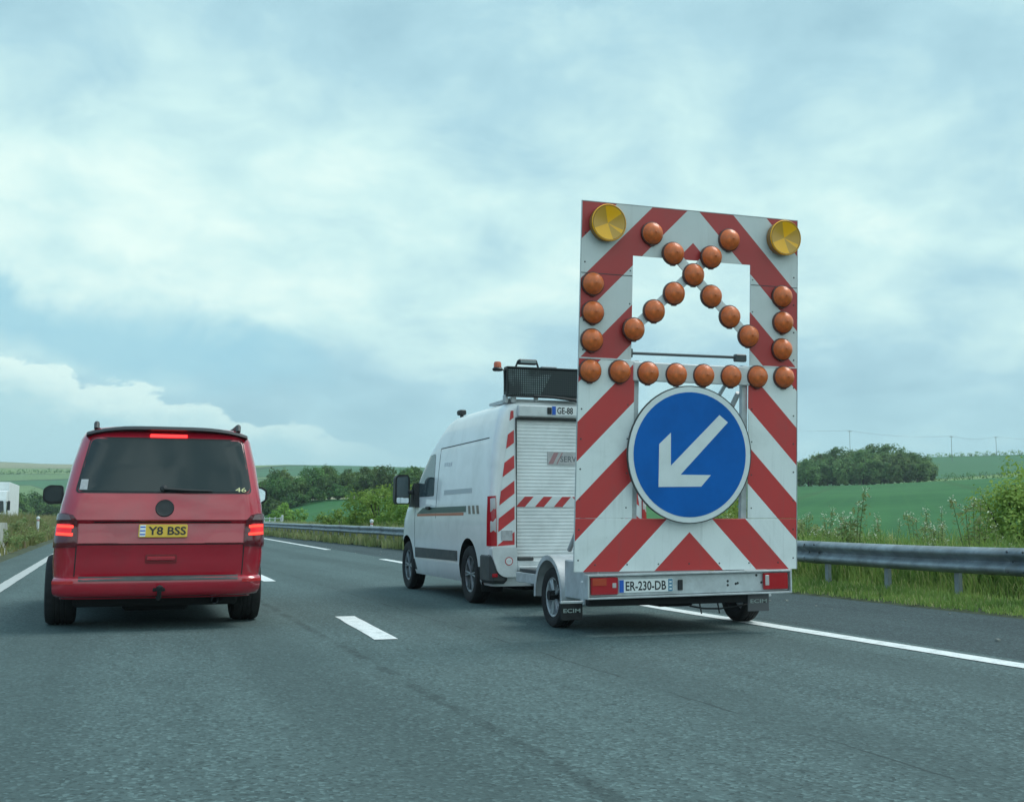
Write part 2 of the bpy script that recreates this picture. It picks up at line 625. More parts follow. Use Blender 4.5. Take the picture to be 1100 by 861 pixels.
class Shape:
    """vehicle body given by plan outlines at a row of heights"""

    def __init__(self, z, hw, yr, yf, rc, rf, bow, bowf):
        self.z, self.hw, self.yr, self.yf = map(np.array, (z, hw, yr, yf))
        self.rc, self.rf, self.bow, self.bowf = rc, rf, bow, bowf

    def at(self, z):
        return (float(np.interp(z, self.z, self.hw)), float(np.interp(z, self.z, self.yr)),
                float(np.interp(z, self.z, self.yf)))

    def rear(self, s, z, off=0.0):
        """s = signed length round the rear outline from its middle"""
        w_, yr, yf = self.at(z)
        rc = min(self.rc, w_ * .5)
        a = abs(s)
        sg = 1 if s >= 0 else -1
        if a <= w_ - rc:
            x, y, nx, ny = a, yr, 0, -1
        elif a <= w_ - rc + rc * PI / 2:
            t = (a - (w_ - rc)) / rc
            x, y = w_ - rc + rc * math.sin(t), yr + rc - rc * math.cos(t)
            nx, ny = math.sin(t), -math.cos(t)
        else:
            x, y, nx, ny = w_, yr + rc + (a - (w_ - rc + rc * PI / 2)), 1, 0
        y += self.bow * min(1, x / w_) ** 2
        return (sg * (x + nx * off), y + ny * off, z)

    def side(self, sg):
        def f(y, z, off=0.0):
            w_, yr, yf = self.at(z)
            x = w_
            rf, rc = self.rf, self.rc
            ye = yf - self.bowf
            if y > ye - rf:
                t = min(1, (y - (ye - rf)) / rf)
                x = w_ - rf + rf * math.sqrt(max(0, 1 - t * t))
            elif y < yr + self.bow + rc:
                t = min(1, ((yr + self.bow + rc) - y) / rc)
                x = w_ - rc + rc * math.sqrt(max(0, 1 - t * t))
            return (sg * (x + off), y, z)
        return f

    def ring(self, z, nb=12, nc=7, ns=14):
        w_, yr, yf = self.at(z)
        rc = min(self.rc, w_ * .5)
        rf = min(self.rf, w_ * .8)
        half = []
        for i in range(nb):
            half.append((w_ - rc) * i / nb)
        pts = [(x, yr + self.bow * (x / w_) ** 2) for x in half]
        for i in range(nc):
            t = PI / 2 * i / nc
            x = w_ - rc + rc * math.sin(t)
            pts.append((x, yr + rc - rc * math.cos(t) + self.bow * (x / w_) ** 2))
        ya, yb = yr + rc + self.bow, yf - rf - self.bowf
        for i in range(ns):
            pts.append((w_, ya + (yb - ya) * i / ns))
        for i in range(nc):
            t = PI / 2 * i / nc
            x = w_ - rf + rf * math.cos(t)
            pts.append((x, yf - rf + rf * math.sin(t) - self.bowf * (x / w_) ** 2))
        for i in range(nb + 1):
            x = (w_ - rf) * (1 - i / nb)
            pts.append((x, yf - self.bowf * (x / w_) ** 2))
        left = [(-x, y) for x, y in pts[1:-1]][::-1]
        return [(x, y, z) for x, y in pts + left]

    def body(self, zs):
        mb = MB()
        rings = [self.ring(z) for z in zs]
        n = len(rings[0])
        vs = [p for r in rings for p in r]
        fs = []
        for i in range(len(rings) - 1):
            for k in range(n):
                k2 = (k + 1) % n
                fs.append((i * n + k, i * n + k2, (i + 1) * n + k2, (i + 1) * n + k))
        fs.append(tuple(range(n))[::-1])
        fs.append(tuple((len(rings) - 1) * n + k for k in range(n)))
        mb.add(vs, fs, 0, True)
        return mb


def helper_cyl(x0, x1, y, z, r, n=32):
    mb = MB()
    vs, fs = [], []
    for x in (x0, x1):
        for k in range(n):
            t = 2 * PI * k / n
            vs.append((x, y + r * math.cos(t), z + r * math.sin(t)))
    fs = [(k, (k + 1) % n, (k + 1) % n + n, k + n) for k in range(n)]
    fs += [tuple(range(n))[::-1], tuple(range(n, 2 * n))]
    mb.add(vs, fs)
    return mb.build('cutter', UNDER, angle=None)


def helper_box(x0, x1, y0, y1, z0, z1):
    mb = MB()
    mb.box(x0, x1, y0, y1, z0, z1)
    return mb.build('cutter', UNDER, angle=None)


def wheel(parent, x, y, r, wd, sg, rim_r=.66, spokes=5, xf=None, rimmat=None):
    """tyre with a rim as its sub-part; sg = side the rim faces"""
    mb = MB()
    h = wd / 2
    prof = [(r * rim_r, -h * .8), (r * .82, -h), (r * .94, -h * .92), (r * .99, -h * .72), (r, -h * .45)]
    for g in (-.22, 0, .22):
        prof += [(r, h * (g - .05) * 1.4), (r * .975, h * (g - .04) * 1.4), (r * .975, h * (g + .04) * 1.4), (r, h * (g + .05) * 1.4)]
    prof += [(r, h * .45), (r * .99, h * .72), (r * .94, h * .92), (r * .82, h), (r * rim_r, h * .8), (r * rim_r, -h * .8)]
    mb.lathe((0, 0, 0), (1, 0, 0), prof, 40)
    t = mb.build('wheel', RUBBER, parent)
    t.location = (x, y, r)
    m2 = MB()
    q = r * rim_r
    o = sg * h * .72
    m2.lathe((0, 0, 0), (1, 0, 0), [(q * 1.02, o), (q * .97, o * 1.06), (q * .88, o * .9), (q * .86, o * .2), (.05, o * .15), (.001, o * .15)], 32)
    for k in range(spokes):
        a = 2 * PI * k / spokes
        for da in (-.13, .13):
            p0 = (o * .75, math.cos(a) * q * .12, math.sin(a) * q * .12)
            p1 = (o * .92, math.cos(a + da) * q * .9, math.sin(a + da) * q * .9)
            m2.tube([p0, p1], [q * .09, q * .06], 6)
    m2.lathe((0, 0, 0), (1, 0, 0), [(q * .2, o * .3), (q * .2, o * .85), (q * .14, o * .95), (.001, o * .95)], 16)
    rm = m2.build('rim', rimmat or RIM, t)
    return t


# ---------------------------------------------------------------- terrain, roads, markings
DK = [0, 40, 60, 120, 200, 260, 300, 400, 520, 600, 900, 1300, 2000, 3600]
AZT = [
    (-180, [0, 0, 0, 0, 1, 2, 2, 3, 4, 5, 8, 10, 12, 12]),
    (-60, [0, 0, 0, 0, 1, 2, 2, 3, 6, 8, 16, 30, 40, 40]),
    (-30, [0, 0, 0, 0, 1, 2, 3, 6, 12, 16, 30, 55, 60, 60]),
    (-6, [0, 0, 0, 0, 1.5, 3, 4, 7, 12, 15, 34, 61.5, 64, 64]),
    (0, [0, 0, .2, 1, 2.5, 4, 5, 8, 13, 17, 38, 58, 62, 62]),
    (8, [0, 0, .3, 1.8, 4.2, 5, 6, 9, 16, 22, 42.5, 50, 54, 54]),
    (20, [0, 0, .3, 2, 5, 6.5, 8, 12, 20, 24, 40, 44, 46, 46]),
    (36, [0, 0, .4, 2.7, 6, 8.5, 9.3, 15, 27.4, 28, 29, 30, 30, 30]),
    (43, [0, 0, .5, 3.2, 7.2, 10, 11.2, 17, 28, 28.6, 30, 31, 31, 31]),
    (70, [0, 0, .5, 3.2, 7.2, 10, 11.2, 17, 28, 28.6, 30, 31, 31, 31]),
    (180, [0, 0, 0, 0, 1, 2, 2, 3, 4, 5, 8, 10, 12, 12]),
]
AZK = np.array([a for a, _ in AZT])
AZZ = np.array([z for _, z in AZT])


def sstep(t):
    t = min(1, max(0, t))
    return t * t * (3 - 2 * t)


def terr(x, y):
    r = math.hypot(x, y)
    az = math.degrees(math.atan2(x, y))
    col = [np.interp(az, AZK, AZZ[:, j]) for j in range(len(DK))]
    z = float(np.interp(r, DK, col))
    lat = sstep((x - 13) / 22) if x > 0 else sstep((-17 - x) / 22)
    wgt = max(lat, sstep((r - 420) / 300))
    z = z * wgt - .35 * (1 - wgt)
    if r > 60:
        nz = mnoise.noise(Vector((x * .012, y * .012, 3.3)))
        z += nz * min(1.2, r * .0016) * wgt
    return z


def grid_sheet(name, xs, ys, zf, m, drift=lambda x, y: 0.0):
    mb = MB()
    nx = len(xs)
    vs = [(x + drift(x, y), y, zf(x, y)) for y in ys for x in xs]
    fs = [(j * nx + i, j * nx + i + 1, (j + 1) * nx + i + 1, (j + 1) * nx + i) for j in range(len(ys) - 1) for i in range(nx - 1)]
    mb.add(vs, fs, 0, True)
    return tag(mb.build(name, m, angle=None), kind='structure')


def land_mat():
    m = bpy.data.materials.new('farmland')
    m.use_nodes = True
    nt = m.node_tree
    b = nt.nodes['Principled BSDF']
    b.inputs['Roughness'].default_value = .95
    b.inputs['Specular IOR Level'].default_value = .1
    g = nt.nodes.new('ShaderNodeNewGeometry')
    pos = g.outputs['Position']
    ln = nt.nodes.new('ShaderNodeVectorMath')
    ln.operation = 'LENGTH'
    L(nt, pos, ln.inputs[0])
    d = ln.outputs['Value']
    # the young crop nearest the road
    n1 = noise_n(nt, pos, .035, 5, .6)
    n2 = noise_n(nt, pos, .9, 4, .6)
    crop = mix_c(nt, smooth(nt, n1, .3, .72), (.030, .112, .042, 1), (.050, .155, .056, 1))
    crop = mix_c(nt, math_n(nt, 'MULTIPLY', smooth(nt, n2, .4, .7), .35), crop, (.028, .080, .024, 1))
    # sprayer tramlines and drilled rows
    sx = nt.nodes.new('ShaderNodeSeparateXYZ')
    L(nt, pos, sx.inputs[0])
    co = math_n(nt, 'ADD', math_n(nt, 'MULTIPLY', sx.outputs[0], .80), math_n(nt, 'MULTIPLY', sx.outputs[1], -.60))
    fr = math_n(nt, 'FRACT', math_n(nt, 'DIVIDE', co, 21.0))
    tl = math_n(nt, 'SUBTRACT', 1.0, smooth(nt, math_n(nt, 'ABSOLUTE', math_n(nt, 'SUBTRACT', fr, .5)), .02, .05))
    crop = mix_c(nt, math_n(nt, 'MULTIPLY', tl, .28), crop, (.05, .075, .03, 1))
    rw = noise_n(nt, math_n(nt, 'MULTIPLY', co, 1.0), .35, 3, .7)
    crop = mix_c(nt, math_n(nt, 'MULTIPLY', smooth(nt, rw, .4, .65), .22), crop, (.055, .17, .05, 1))
    # fields beyond
    mp = nt.nodes.new('ShaderNodeMapping')
    mp.inputs['Scale'].default_value = (.0036, .0062, 0)
    mp.inputs['Rotation'].default_value = (0, 0, R(16))
    L(nt, pos, mp.inputs[0])
    vo = nt.nodes.new('ShaderNodeTexVoronoi')
    vo.inputs['Scale'].default_value = 1.0
    L(nt, mp.outputs[0], vo.inputs['Vector'])
    sp = nt.nodes.new('ShaderNodeSeparateColor')
    L(nt, vo.outputs['Color'], sp.inputs[0])
    rp = nt.nodes.new('ShaderNodeValToRGB')
    rp.color_ramp.interpolation = 'CONSTANT'
    L(nt, sp.outputs[0], rp.inputs[0])
    e = rp.color_ramp.elements
    e[0].position, e[0].color = 0, (.13, .21, .09, 1)
    e[1].position, e[1].color = .8, (.27, .27, .17, 1)
    for p, c in ((.2, (.055, .15, .075, 1)), (.38, (.17, .25, .10, 1)), (.55, (.08, .17, .075, 1)), (.7, (.14, .22, .11, 1))):
        x = e.new(p)
        x.color = c
    v2 = nt.nodes.new('ShaderNodeTexVoronoi')
    v2.feature = 'DISTANCE_TO_EDGE'
    v2.inputs['Scale'].default_value = 1.0
    L(nt, mp.outputs[0], v2.inputs['Vector'])
    edge = math_n(nt, 'SUBTRACT', 1.0, smooth(nt, v2.outputs['Distance'], .012, .03))
    far = mix_c(nt, math_n(nt, 'MULTIPLY', edge, .8), rp.outputs[0], (.035, .075, .04, 1))
    n3 = noise_n(nt, pos, .02, 6, .6)
    far = mix_c(nt, math_n(nt, 'MULTIPLY', smooth(nt, n3, .35, .7), .3), far, (.07, .14, .07, 1))
    f = smooth(nt, d, 296, 304)
    L(nt, mix_c(nt, f, crop, far), b.inputs['Base Color'])
    return m


LAND = land_mat()


def build_land():
    rs = [0.0] + list(np.geomspace(4, 3600, 110))
    azs = list(np.concatenate([np.linspace(-180, -20, 40, endpoint=False), np.linspace(-20, 60, 200, endpoint=False), np.linspace(60, 180, 31)]))
    mb = MB()
    n = len(azs)
    vs = [(0, 0, -.35)]
    for r in rs[1:]:
        for a in azs:
            x, y = r * math.sin(R(a)), r * math.cos(R(a))
            vs.append((x, y, terr(x, y)))
    fs = [(0, 1 + k, 1 + k + 1) for k in range(n - 1)]
    for i in range(len(rs) - 2):
        for k in range(n - 1):
            a = 1 + i * n + k
            fs.append((a, a + n, a + n + 1, a + 1))
    mb.add(vs, fs, 0, True)
    tag(mb.build('terrain', LAND, angle=None), kind='structure')


build_land()


def asphalt_mat(name, base, dark, speck=1.0, seams=True):
    m = bpy.data.materials.new(name)
    m.use_nodes = True
    nt = m.node_tree
    b = nt.nodes['Principled BSDF']
    g = nt.nodes.new('ShaderNodeNewGeometry')
    pos = g.outputs['Position']
    s = nt.nodes.new('ShaderNodeSeparateXYZ')
    L(nt, pos, s.inputs[0])
    mp = nt.nodes.new('ShaderNodeMapping')
    mp.inputs['Scale'].default_value = (1.3, .10, 1)
    L(nt, pos, mp.inputs[0])
    streak = noise_n(nt, mp.outputs[0], 1.1, 6, .62, .3)
    mott = noise_n(nt, pos, .55, 6, .6)
    med = noise_n(nt, pos, 7, 5, .65)
    fine = noise_n(nt, pos, 55, 4, .7)
    vo = nt.nodes.new('ShaderNodeTexVoronoi')
    vo.inputs['Scale'].default_value = 58
    L(nt, pos, vo.inputs['Vector'])
    sc = nt.nodes.new('ShaderNodeSeparateColor')
    L(nt, vo.outputs['Color'], sc.inputs[0])
    c = mix_c(nt, smooth(nt, streak, .32, .68), dark, base)
    c = mix_c(nt, math_n(nt, 'MULTIPLY', smooth(nt, mott, .35, .7), .35), c, tuple(x * 1.25 for x in base[:3]) + (1,))
    c = mix_c(nt, math_n(nt, 'MULTIPLY', smooth(nt, med, .5, .72), .4 * speck), c, tuple(x * .62 for x in dark[:3]) + (1,))
    c = mix_c(nt, math_n(nt, 'MULTIPLY', smooth(nt, sc.outputs[0], .70, .95), .60 * speck), c, tuple(min(1, x * 1.9) for x in base[:3]) + (1,))
    c = mix_c(nt, math_n(nt, 'MULTIPLY', smooth(nt, sc.outputs[1], .66, .9), .60 * speck), c, tuple(x * .45 for x in dark[:3]) + (1,))
    c = mix_c(nt, math_n(nt, 'MULTIPLY', smooth(nt, fine, .45, .75), .3), c, tuple(x * .6 for x in dark[:3]) + (1,))
    if seams:
        # oil and rubber stains
        st = noise_n(nt, mp.outputs[0], .55, 7, .68, .8)
        c = mix_c(nt, math_n(nt, 'MULTIPLY', smooth(nt, st, .56, .70), .42), c, tuple(q * .55 for q in dark[:3]) + (1,))
        # polished wheel paths and ragged construction seams running along the lanes
        wob = math_n(nt, 'MULTIPLY', math_n(nt, 'SUBTRACT', noise_n(nt, pos, .8, 5, .7), .5), .12)
        x = math_n(nt, 'ADD', s.outputs[0], wob)
        brk = noise_n(nt, pos, 1.3, 4, .6)
        for x0, wd, amt, lo in ((1.77, .040, .42, .47), (3.12, .008, .85, .43), (5.45, .010, .5, .5)):
            dd = math_n(nt, 'ABSOLUTE', math_n(nt, 'SUBTRACT', x, x0))
            ln = math_n(nt, 'SUBTRACT', 1.0, smooth(nt, dd, wd * .5, wd * 1.6))
            ln = math_n(nt, 'MULTIPLY', ln, smooth(nt, brk, lo, lo + .1))
            c = mix_c(nt, math_n(nt, 'MULTIPLY', ln, amt), c, tuple(q * .3 for q in dark[:3]) + (1,))
        for x0 in (-.5, 1.2, 3.3, 5.1):
            dd = math_n(nt, 'ABSOLUTE', math_n(nt, 'SUBTRACT', x, x0))
            tr = math_n(nt, 'SUBTRACT', 1.0, smooth(nt, dd, .12, .55))
            c = mix_c(nt, math_n(nt, 'MULTIPLY', tr, .38), c, tuple(q * .8 for q in dark[:3]) + (1,))
    L(nt, c, b.inputs['Base Color'])
    b.inputs['Roughness'].default_value = .85
    b.inputs['Specular IOR Level'].default_value = .25
    bn = nt.nodes.new('ShaderNodeBump')
    bn.inputs['Strength'].default_value = .4
    bn.inputs['Distance'].default_value = .008
    L(nt, math_n(nt, 'ADD', math_n(nt, 'MULTIPLY', vo.outputs['Distance'], 1.0), fine), bn.inputs['Height'])
    L(nt, bn.outputs[0], b.inputs['Normal'])
    return m


ROADM = asphalt_mat('worn_asphalt', (.080, .120, .119, 1), (.056, .087, .087, 1))
SHOULDM = asphalt_mat('shoulder_asphalt', (.046, .070, .074, 1), (.032, .050, .054, 1), 1.1, False)


def paint_mat(name='road_paint', k=1.0):
    m = bpy.data.materials.new(name)
    m.use_nodes = True
    nt = m.node_tree
    b = nt.nodes['Principled BSDF']
    g = nt.nodes.new('ShaderNodeNewGeometry')
    n = noise_n(nt, g.outputs['Position'], 9, 6, .7)
    n2 = noise_n(nt, g.outputs['Position'], 60, 3, .7)
    f = math_n(nt, 'MAXIMUM', math_n(nt, 'MULTIPLY', smooth(nt, n, .46, .70), .7), math_n(nt, 'MULTIPLY', smooth(nt, n2, .52, .66), .55))
    L(nt, mix_c(nt, f, (.70 * k, .73 * k, .72 * k, 1), (.28 * k, .32 * k, .31 * k, 1)), b.inputs['Base Color'])
    b.inputs['Roughness'].default_value = .7
    return m


PAINT = paint_mat()
PAINT_OLD = paint_mat('old_road_paint', .62)


def ys_geo(a, b, n):
    return list(np.concatenate([np.linspace(-30, a, 8, endpoint=False), np.geomspace(a, b, n)]))


YS = ys_geo(3, 460, 60)
road_drift = lambda x, y: .036 * max(0, min(y, 75) - 12) if x > 6.1 else 0.0
grid_sheet('road_shoulder', [2.5, 5, 6.6, 7.2, 7.8, 8.3, 8.78, 9.35], YS, lambda x, y: -.004, SHOULDM)
grid_sheet('road', list(np.linspace(-2.45, 6.0, 8)) + [6.2], YS, lambda x, y: 0.0, ROADM, road_drift)
grid_sheet('opposite_road', [-14.5, -12, -8, -5.2], YS, lambda x, y: 0.0, SHOULDM)

VERGEM = mat('verge_soil', (.045, .06, .03), .95, 0, .4, 3, bump=.6, bscale=12)
grid_sheet('verge', [8.72, 8.95, 9.3, 10, 11, 13, 16, 20, 26, 34], YS, lambda x, y: (-.02 if x < 8.8 else .02 + (min(.1, (x - 8.8) * .06))) - max(0, x - 15) * .035, VERGEM, lambda x, y: min(.5, .012 * max(0, y - 8)) if x < 9.2 else 0.0)
grid_sheet('central_reservation', [-5.25, -5, -4, -3.2, -2.6, -2.4], YS, lambda x, y: -.01 if (x > -2.5 or x < -5.1) else .06, VERGEM)
grid_sheet('far_verge', [-34, -26, -20, -17, -15, -14.4], YS, lambda x, y: (-.02 if x > -14.5 else .05) - max(0, -16 - x) * .03, VERGEM)


def marking(name, x0, x1, spans, drift=0.0, base=12, m=None):
    mb = MB()
    for (y0, y1) in spans:
        n = max(2, int((y1 - y0) / .3))
        ys = np.linspace(y0, y1, n)
        r = random.Random(int(y0 * 10) + 3)
        vs = []
        for y in ys:
            dx = drift * max(0, min(y, 75) - base)
            e_ = .005
            vs += [(x0 + dx + r.uniform(-e_, e_), y, .005), (x1 + dx + r.uniform(-e_, e_), y, .005)]
        fs = [(2 * i, 2 * i + 1, 2 * i + 3, 2 * i + 2) for i in range(n - 1)]
        mb.add(vs, fs)
    return tag(mb.build(name, m or PAINT, angle=None), kind='structure')


marking('edge_line', 5.86, 6.06, [(-22, 29.4), (39.2, 78.0), (91, 130), (143, 182), (195, 234)], .036)
marking('lane_line', 2.12, 2.32, [(9.72, 12.15)], .045, 9.7)
marking('lane_line', 2.24, 2.44, [(-3, 0), (19.4, 22.4), (32.4, 35.4), (45.4, 48.4), (58.4, 61.4), (71.4, 74.4), (84, 87), (97, 100), (110, 113)], .020)
marking('left_edge_line', -1.60, -1.41, [(-30, 300)], m=PAINT_OLD)

# ---------------------------------------------------------------- vegetation
def leaf_mat(name, lo, hi, tip=None, scale=2.0, vlo=.92, vr=.2):
    m = bpy.data.materials.new(name)
    m.use_nodes = True
    nt = m.node_tree
    b = nt.nodes['Principled BSDF']
    tc = nt.nodes.new('ShaderNodeTexCoord')
    oi = nt.nodes.new('ShaderNodeObjectInfo')
    n = noise_n(nt, tc.outputs['Object'], scale, 4, .6)
    g = nt.nodes.new('ShaderNodeNewGeometry')
    rnd = g.outputs['Random Per Island']
    f = math_n(nt, 'ADD', math_n(nt, 'MULTIPLY', smooth(nt, n, .36, .64), .72), math_n(nt, 'MULTIPLY', rnd, .28))
    c = mix_c(nt, f, (*lo, 1), (*hi, 1))
    if tip:
        c = mix_c(nt, math_n(nt, 'MULTIPLY', smooth(nt, rnd, .78, .95), .8), c, (*tip, 1))
    hs = nt.nodes.new('ShaderNodeHueSaturation')
    L(nt, c, hs.inputs['Color'])
    L(nt, math_n(nt, 'ADD', math_n(nt, 'MULTIPLY', oi.outputs['Random'], vr), vlo), hs.inputs['Value'])
    L(nt, math_n(nt, 'ADD', math_n(nt, 'MULTIPLY', math_n(nt, 'FRACT', math_n(nt, 'MULTIPLY', oi.outputs['Random'], 7.31)), .05), .465), hs.inputs['Hue'])
    L(nt, hs.outputs[0], b.inputs['Base Color'])
    b.inputs['Roughness'].default_value = .7
    b.inputs['Specular IOR Level'].default_value = .25
    tr = nt.nodes.new('ShaderNodeBsdfTranslucent')
    L(nt, hs.outputs[0], tr.inputs[0])
    mx = nt.nodes.new('ShaderNodeMixShader')
    mx.inputs[0].default_value = .4
    L(nt, b.outputs[0], mx.inputs[1])
    L(nt, tr.outputs[0], mx.inputs[2])
    L(nt, mx.outputs[0], nt.nodes['Material Output'].inputs[0])
    return m


LEAF_DARK = leaf_mat('dark_tree_leaves', (.034, .095, .028), (.150, .270, .075), scale=.42, vlo=.8, vr=.55)
LEAF_COPSE = leaf_mat('copse_leaves', (.060, .140, .055), (.22, .34, .12), scale=.35, vlo=.85, vr=.5)
LEAF_BUSH = leaf_mat('bush_leaves', (.09, .19, .030), (.27, .38, .075), scale=1.6)
LEAF_LIGHT = leaf_mat('light_bush_leaves', (.15, .28, .045), (.38, .54, .13), scale=2)
LEAF_WEED = leaf_mat('weed_leaves', (.14, .21, .07), (.30, .38, .16), scale=2)
GRASS = leaf_mat('verge_grass', (.10, .20, .038), (.31, .42, .11), tip=(.50, .48, .22), scale=.6)
GRASS_DRY = leaf_mat('dry_grass', (.16, .20, .065), (.34, .36, .15), tip=(.36, .31, .19), scale=.5)
BARK = mat('bark', (.06, .05, .038), .9, 0, .3, 6, bump=.4, bscale=20)
STEM = mat('plant_stem', (.09, .13, .04), .8)
FLOWER = mat('cream_flower', (.55, .56, .42), .8)


def leaves(mb, pts, nrm, size, r, mi=0, aspect=.62):
    for p, nn in zip(pts, nrm):
        n = Vector(nn) + Vector((r.gauss(0, .55), r.gauss(0, .55), r.gauss(0, .45)))
        if n.length < .01:
            continue
        n.normalize()
        u = n.cross(Vector((r.uniform(-1, 1), r.uniform(-1, 1), r.uniform(-1, 1))))
        if u.length < .01:
            continue
        u.normalize()
        v = n.cross(u)
        s = size * r.uniform(.6, 1.35)
        p = Vector(p)
        k = n * s * .12
        mb.v += [tuple(p - u * s), tuple(p - v * s * aspect + k), tuple(p + u * s), tuple(p + v * s * aspect + k)]
        o = len(mb.v) - 4
        mb.f.append((o, o + 1, o + 2, o + 3))
        mb.m.append(mi)
        mb.s.append(False)


def crown_mb(r, clumps, per, rx, ry, rz, cz, leaf, shell=.45, flat=.3):
    mb = MB()
    for i in range(clumps):
        while True:
            d = Vector((r.gauss(0, 1), r.gauss(0, 1), r.gauss(0, 1)))
            if d.length > .1:
                d.normalize()
                if d.z > -.75:
                    break
        k = shell + (1 - shell) * r.random() ** .6
        k *= 1 + .22 * mnoise.noise(d * 1.7 + Vector((r.random() * .1, i * 0, 2)))
        z = d.z * rz * k
        if z < 0:
            z *= (1 - flat)
        c = Vector((d.x * rx * k, d.y * ry * k, cz + z))
        cr = min(rx, rz) * r.uniform(.16, .34)
        pts, nr = [], []
        for j in range(int(per * r.uniform(.6, 1.4))):
            q = Vector((r.gauss(0, 1), r.gauss(0, 1), r.gauss(0, .8)))
            q.normalize()
            q2 = q * cr * r.uniform(.45, 1.05)
            pts.append(c + q2)
            nr.append(q * .8 + d * .4 + Vector((0, 0, .5)))
        leaves(mb, pts, nr, leaf, r)
    return mb


def quick(mb, name, m, parent=None):
    me = bpy.data.meshes.new(name)
    me.from_pydata(mb.v, [], mb.f)
    me.materials.append(m)
    me.update()
    o = bpy.data.objects.new(name, me)
    COL.objects.link(o)
    o.parent = parent
    return o


def trunk_mb(r, h, rad, limbs, reach):
    mb = MB()
    p = [Vector((0, 0, -.3))]
    for i in range(1, 6):
        p.append(Vector((r.uniform(-.1, .1) * h * .3, r.uniform(-.1, .1) * h * .3, h * i / 5)))
    mb.tube(p, [rad, rad * .85, rad * .7, rad * .55, rad * .4, rad * .2], 8)
    for k in range(limbs):
        a = 2 * PI * (k + r.random() * .5) / limbs
        z0 = h * r.uniform(.3, .75)
        q0 = Vector((0, 0, z0))
        q1 = Vector((math.cos(a) * reach * .5, math.sin(a) * reach * .5, z0 + reach * .4))
        q2 = Vector((math.cos(a) * reach, math.sin(a) * reach, z0 + reach * .9))
        mb.tube([q0, q1, q2], [rad * .45, rad * .28, rad * .1], 6)
    return mb


def make_tree(seed, h, rx, m, label, group, clumps=70, per=34, leaf=.16, low=.12, name='tree'):
    r = random.Random(seed)
    t = thing(name, label, 'tree', (0, 0, 0), group)
    rz = h * (1 - low) / 2
    mb = crown_mb(r, clumps, per, rx, rx * .95, rz, h - rz, leaf, .4, 0)
    m3 = crown_mb(r, clumps // 2, per, rx * .95, rx * .9, h * .3, h * .3, leaf, .3, 0)
    o = len(mb.v)
    mb.v += m3.v
    mb.f += [tuple(i + o for i in f) for f in m3.f]
    quick(mb, 'crown', m, t)
    o = trunk_mb(r, h * .75, h * .028, 6, rx * .6).build('trunk', BARK, t)
    return t


def polar(px_az, d):
    a = R(px_az)
    return d * math.sin(a), d * math.cos(a)


# tree line behind the left-hand field
protos = [make_tree(20 + i, h, rx, LEAF_DARK, 'tree in the dark green row across the field behind the red van',
                    'trees in the row behind the field', 75, 34, .20, .04) for i, (h, rx) in enumerate(((6.3, 2.7), (5.6, 2.5), (6.8, 2.9), (5.2, 2.6)))]
LBL_ROW = 'tree in the dark green row at the far side of the left field'
k = 0
r_ = random.Random(5)
for row, (d0, step) in enumerate(((196, .85), (206, .95), (214, 1.05))):
    a = 4.0 + row * .3
    while a < 17.5:
        src = protos[k % 4]
        t = src if k < 4 else copy_tree(src)
        x, y = polar(a, d0 + r_.uniform(-3, 3))
        s = r_.uniform(.82, .96) * (1.14 if a < 8 else 1.0)
        t.location = (x, y, terr(x, y) - .1)
        t.scale = (s, s, s * r_.uniform(.90, 1.0))
        t.rotation_euler = (0, 0, r_.uniform(0, 6.28))
        t['label'] = LBL_ROW
        k += 1
        a += step * r_.uniform(.75, 1.2)

# low scrub under that row
hp = None
for i in range(13):
    a = 4.2 + i * 1.02
    x, y = polar(a, 190 + r_.uniform(-2, 2))
    if hp is None:
        hp = thing('shrub', 'low shrub at the foot of the dark tree row', 'shrub', (0, 0, 0), 'shrubs at the foot of the tree row')
        quick(crown_mb(random.Random(77), 42, 26, 2.1, 1.6, 1.15, 1.1, .15), 'foliage', LEAF_DARK, hp)
        t = hp
    else:
        t = copy_tree(hp)
    t.location = (x, y, terr(x, y) - .1)
    s = r_.uniform(.95, 1.35)
    t.scale = (s * 1.15, s, s)
    t.rotation_euler = (0, 0, r_.uniform(0, 6.28))

# trees beyond the lorry
tp = None
for i, (a, d, s) in enumerate(((-5.6, 270, .9), (-4.7, 290, 1.0), (-4.1, 262, .95), (-3.55, 275, 1.05), (-2.95, 268, .92), (-2.4, 285, 1.05), (-1.8, 272, .95), (-1.1, 280, 1.0), (-.3, 285, 1.0), (.7, 278, 1.0), (1.8, 262, .95), (2.9, 240, .95))):
    if tp is None:
        tp = make_tree(90, 7.2, 3.6, LEAF_DARK, 'x', 'trees beyond the lorry', 75, 34, .27, .04)
        t = tp
    else:
        t = copy_tree(tp)
    x, y = polar(a, d)
    t.location = (x, y, terr(x, y) - .2)
    t.scale = (s, s, s)
    t.rotation_euler = (0, 0, i * 1.7)
    t['label'] = 'tree in the green clump to the right of the white lorry'

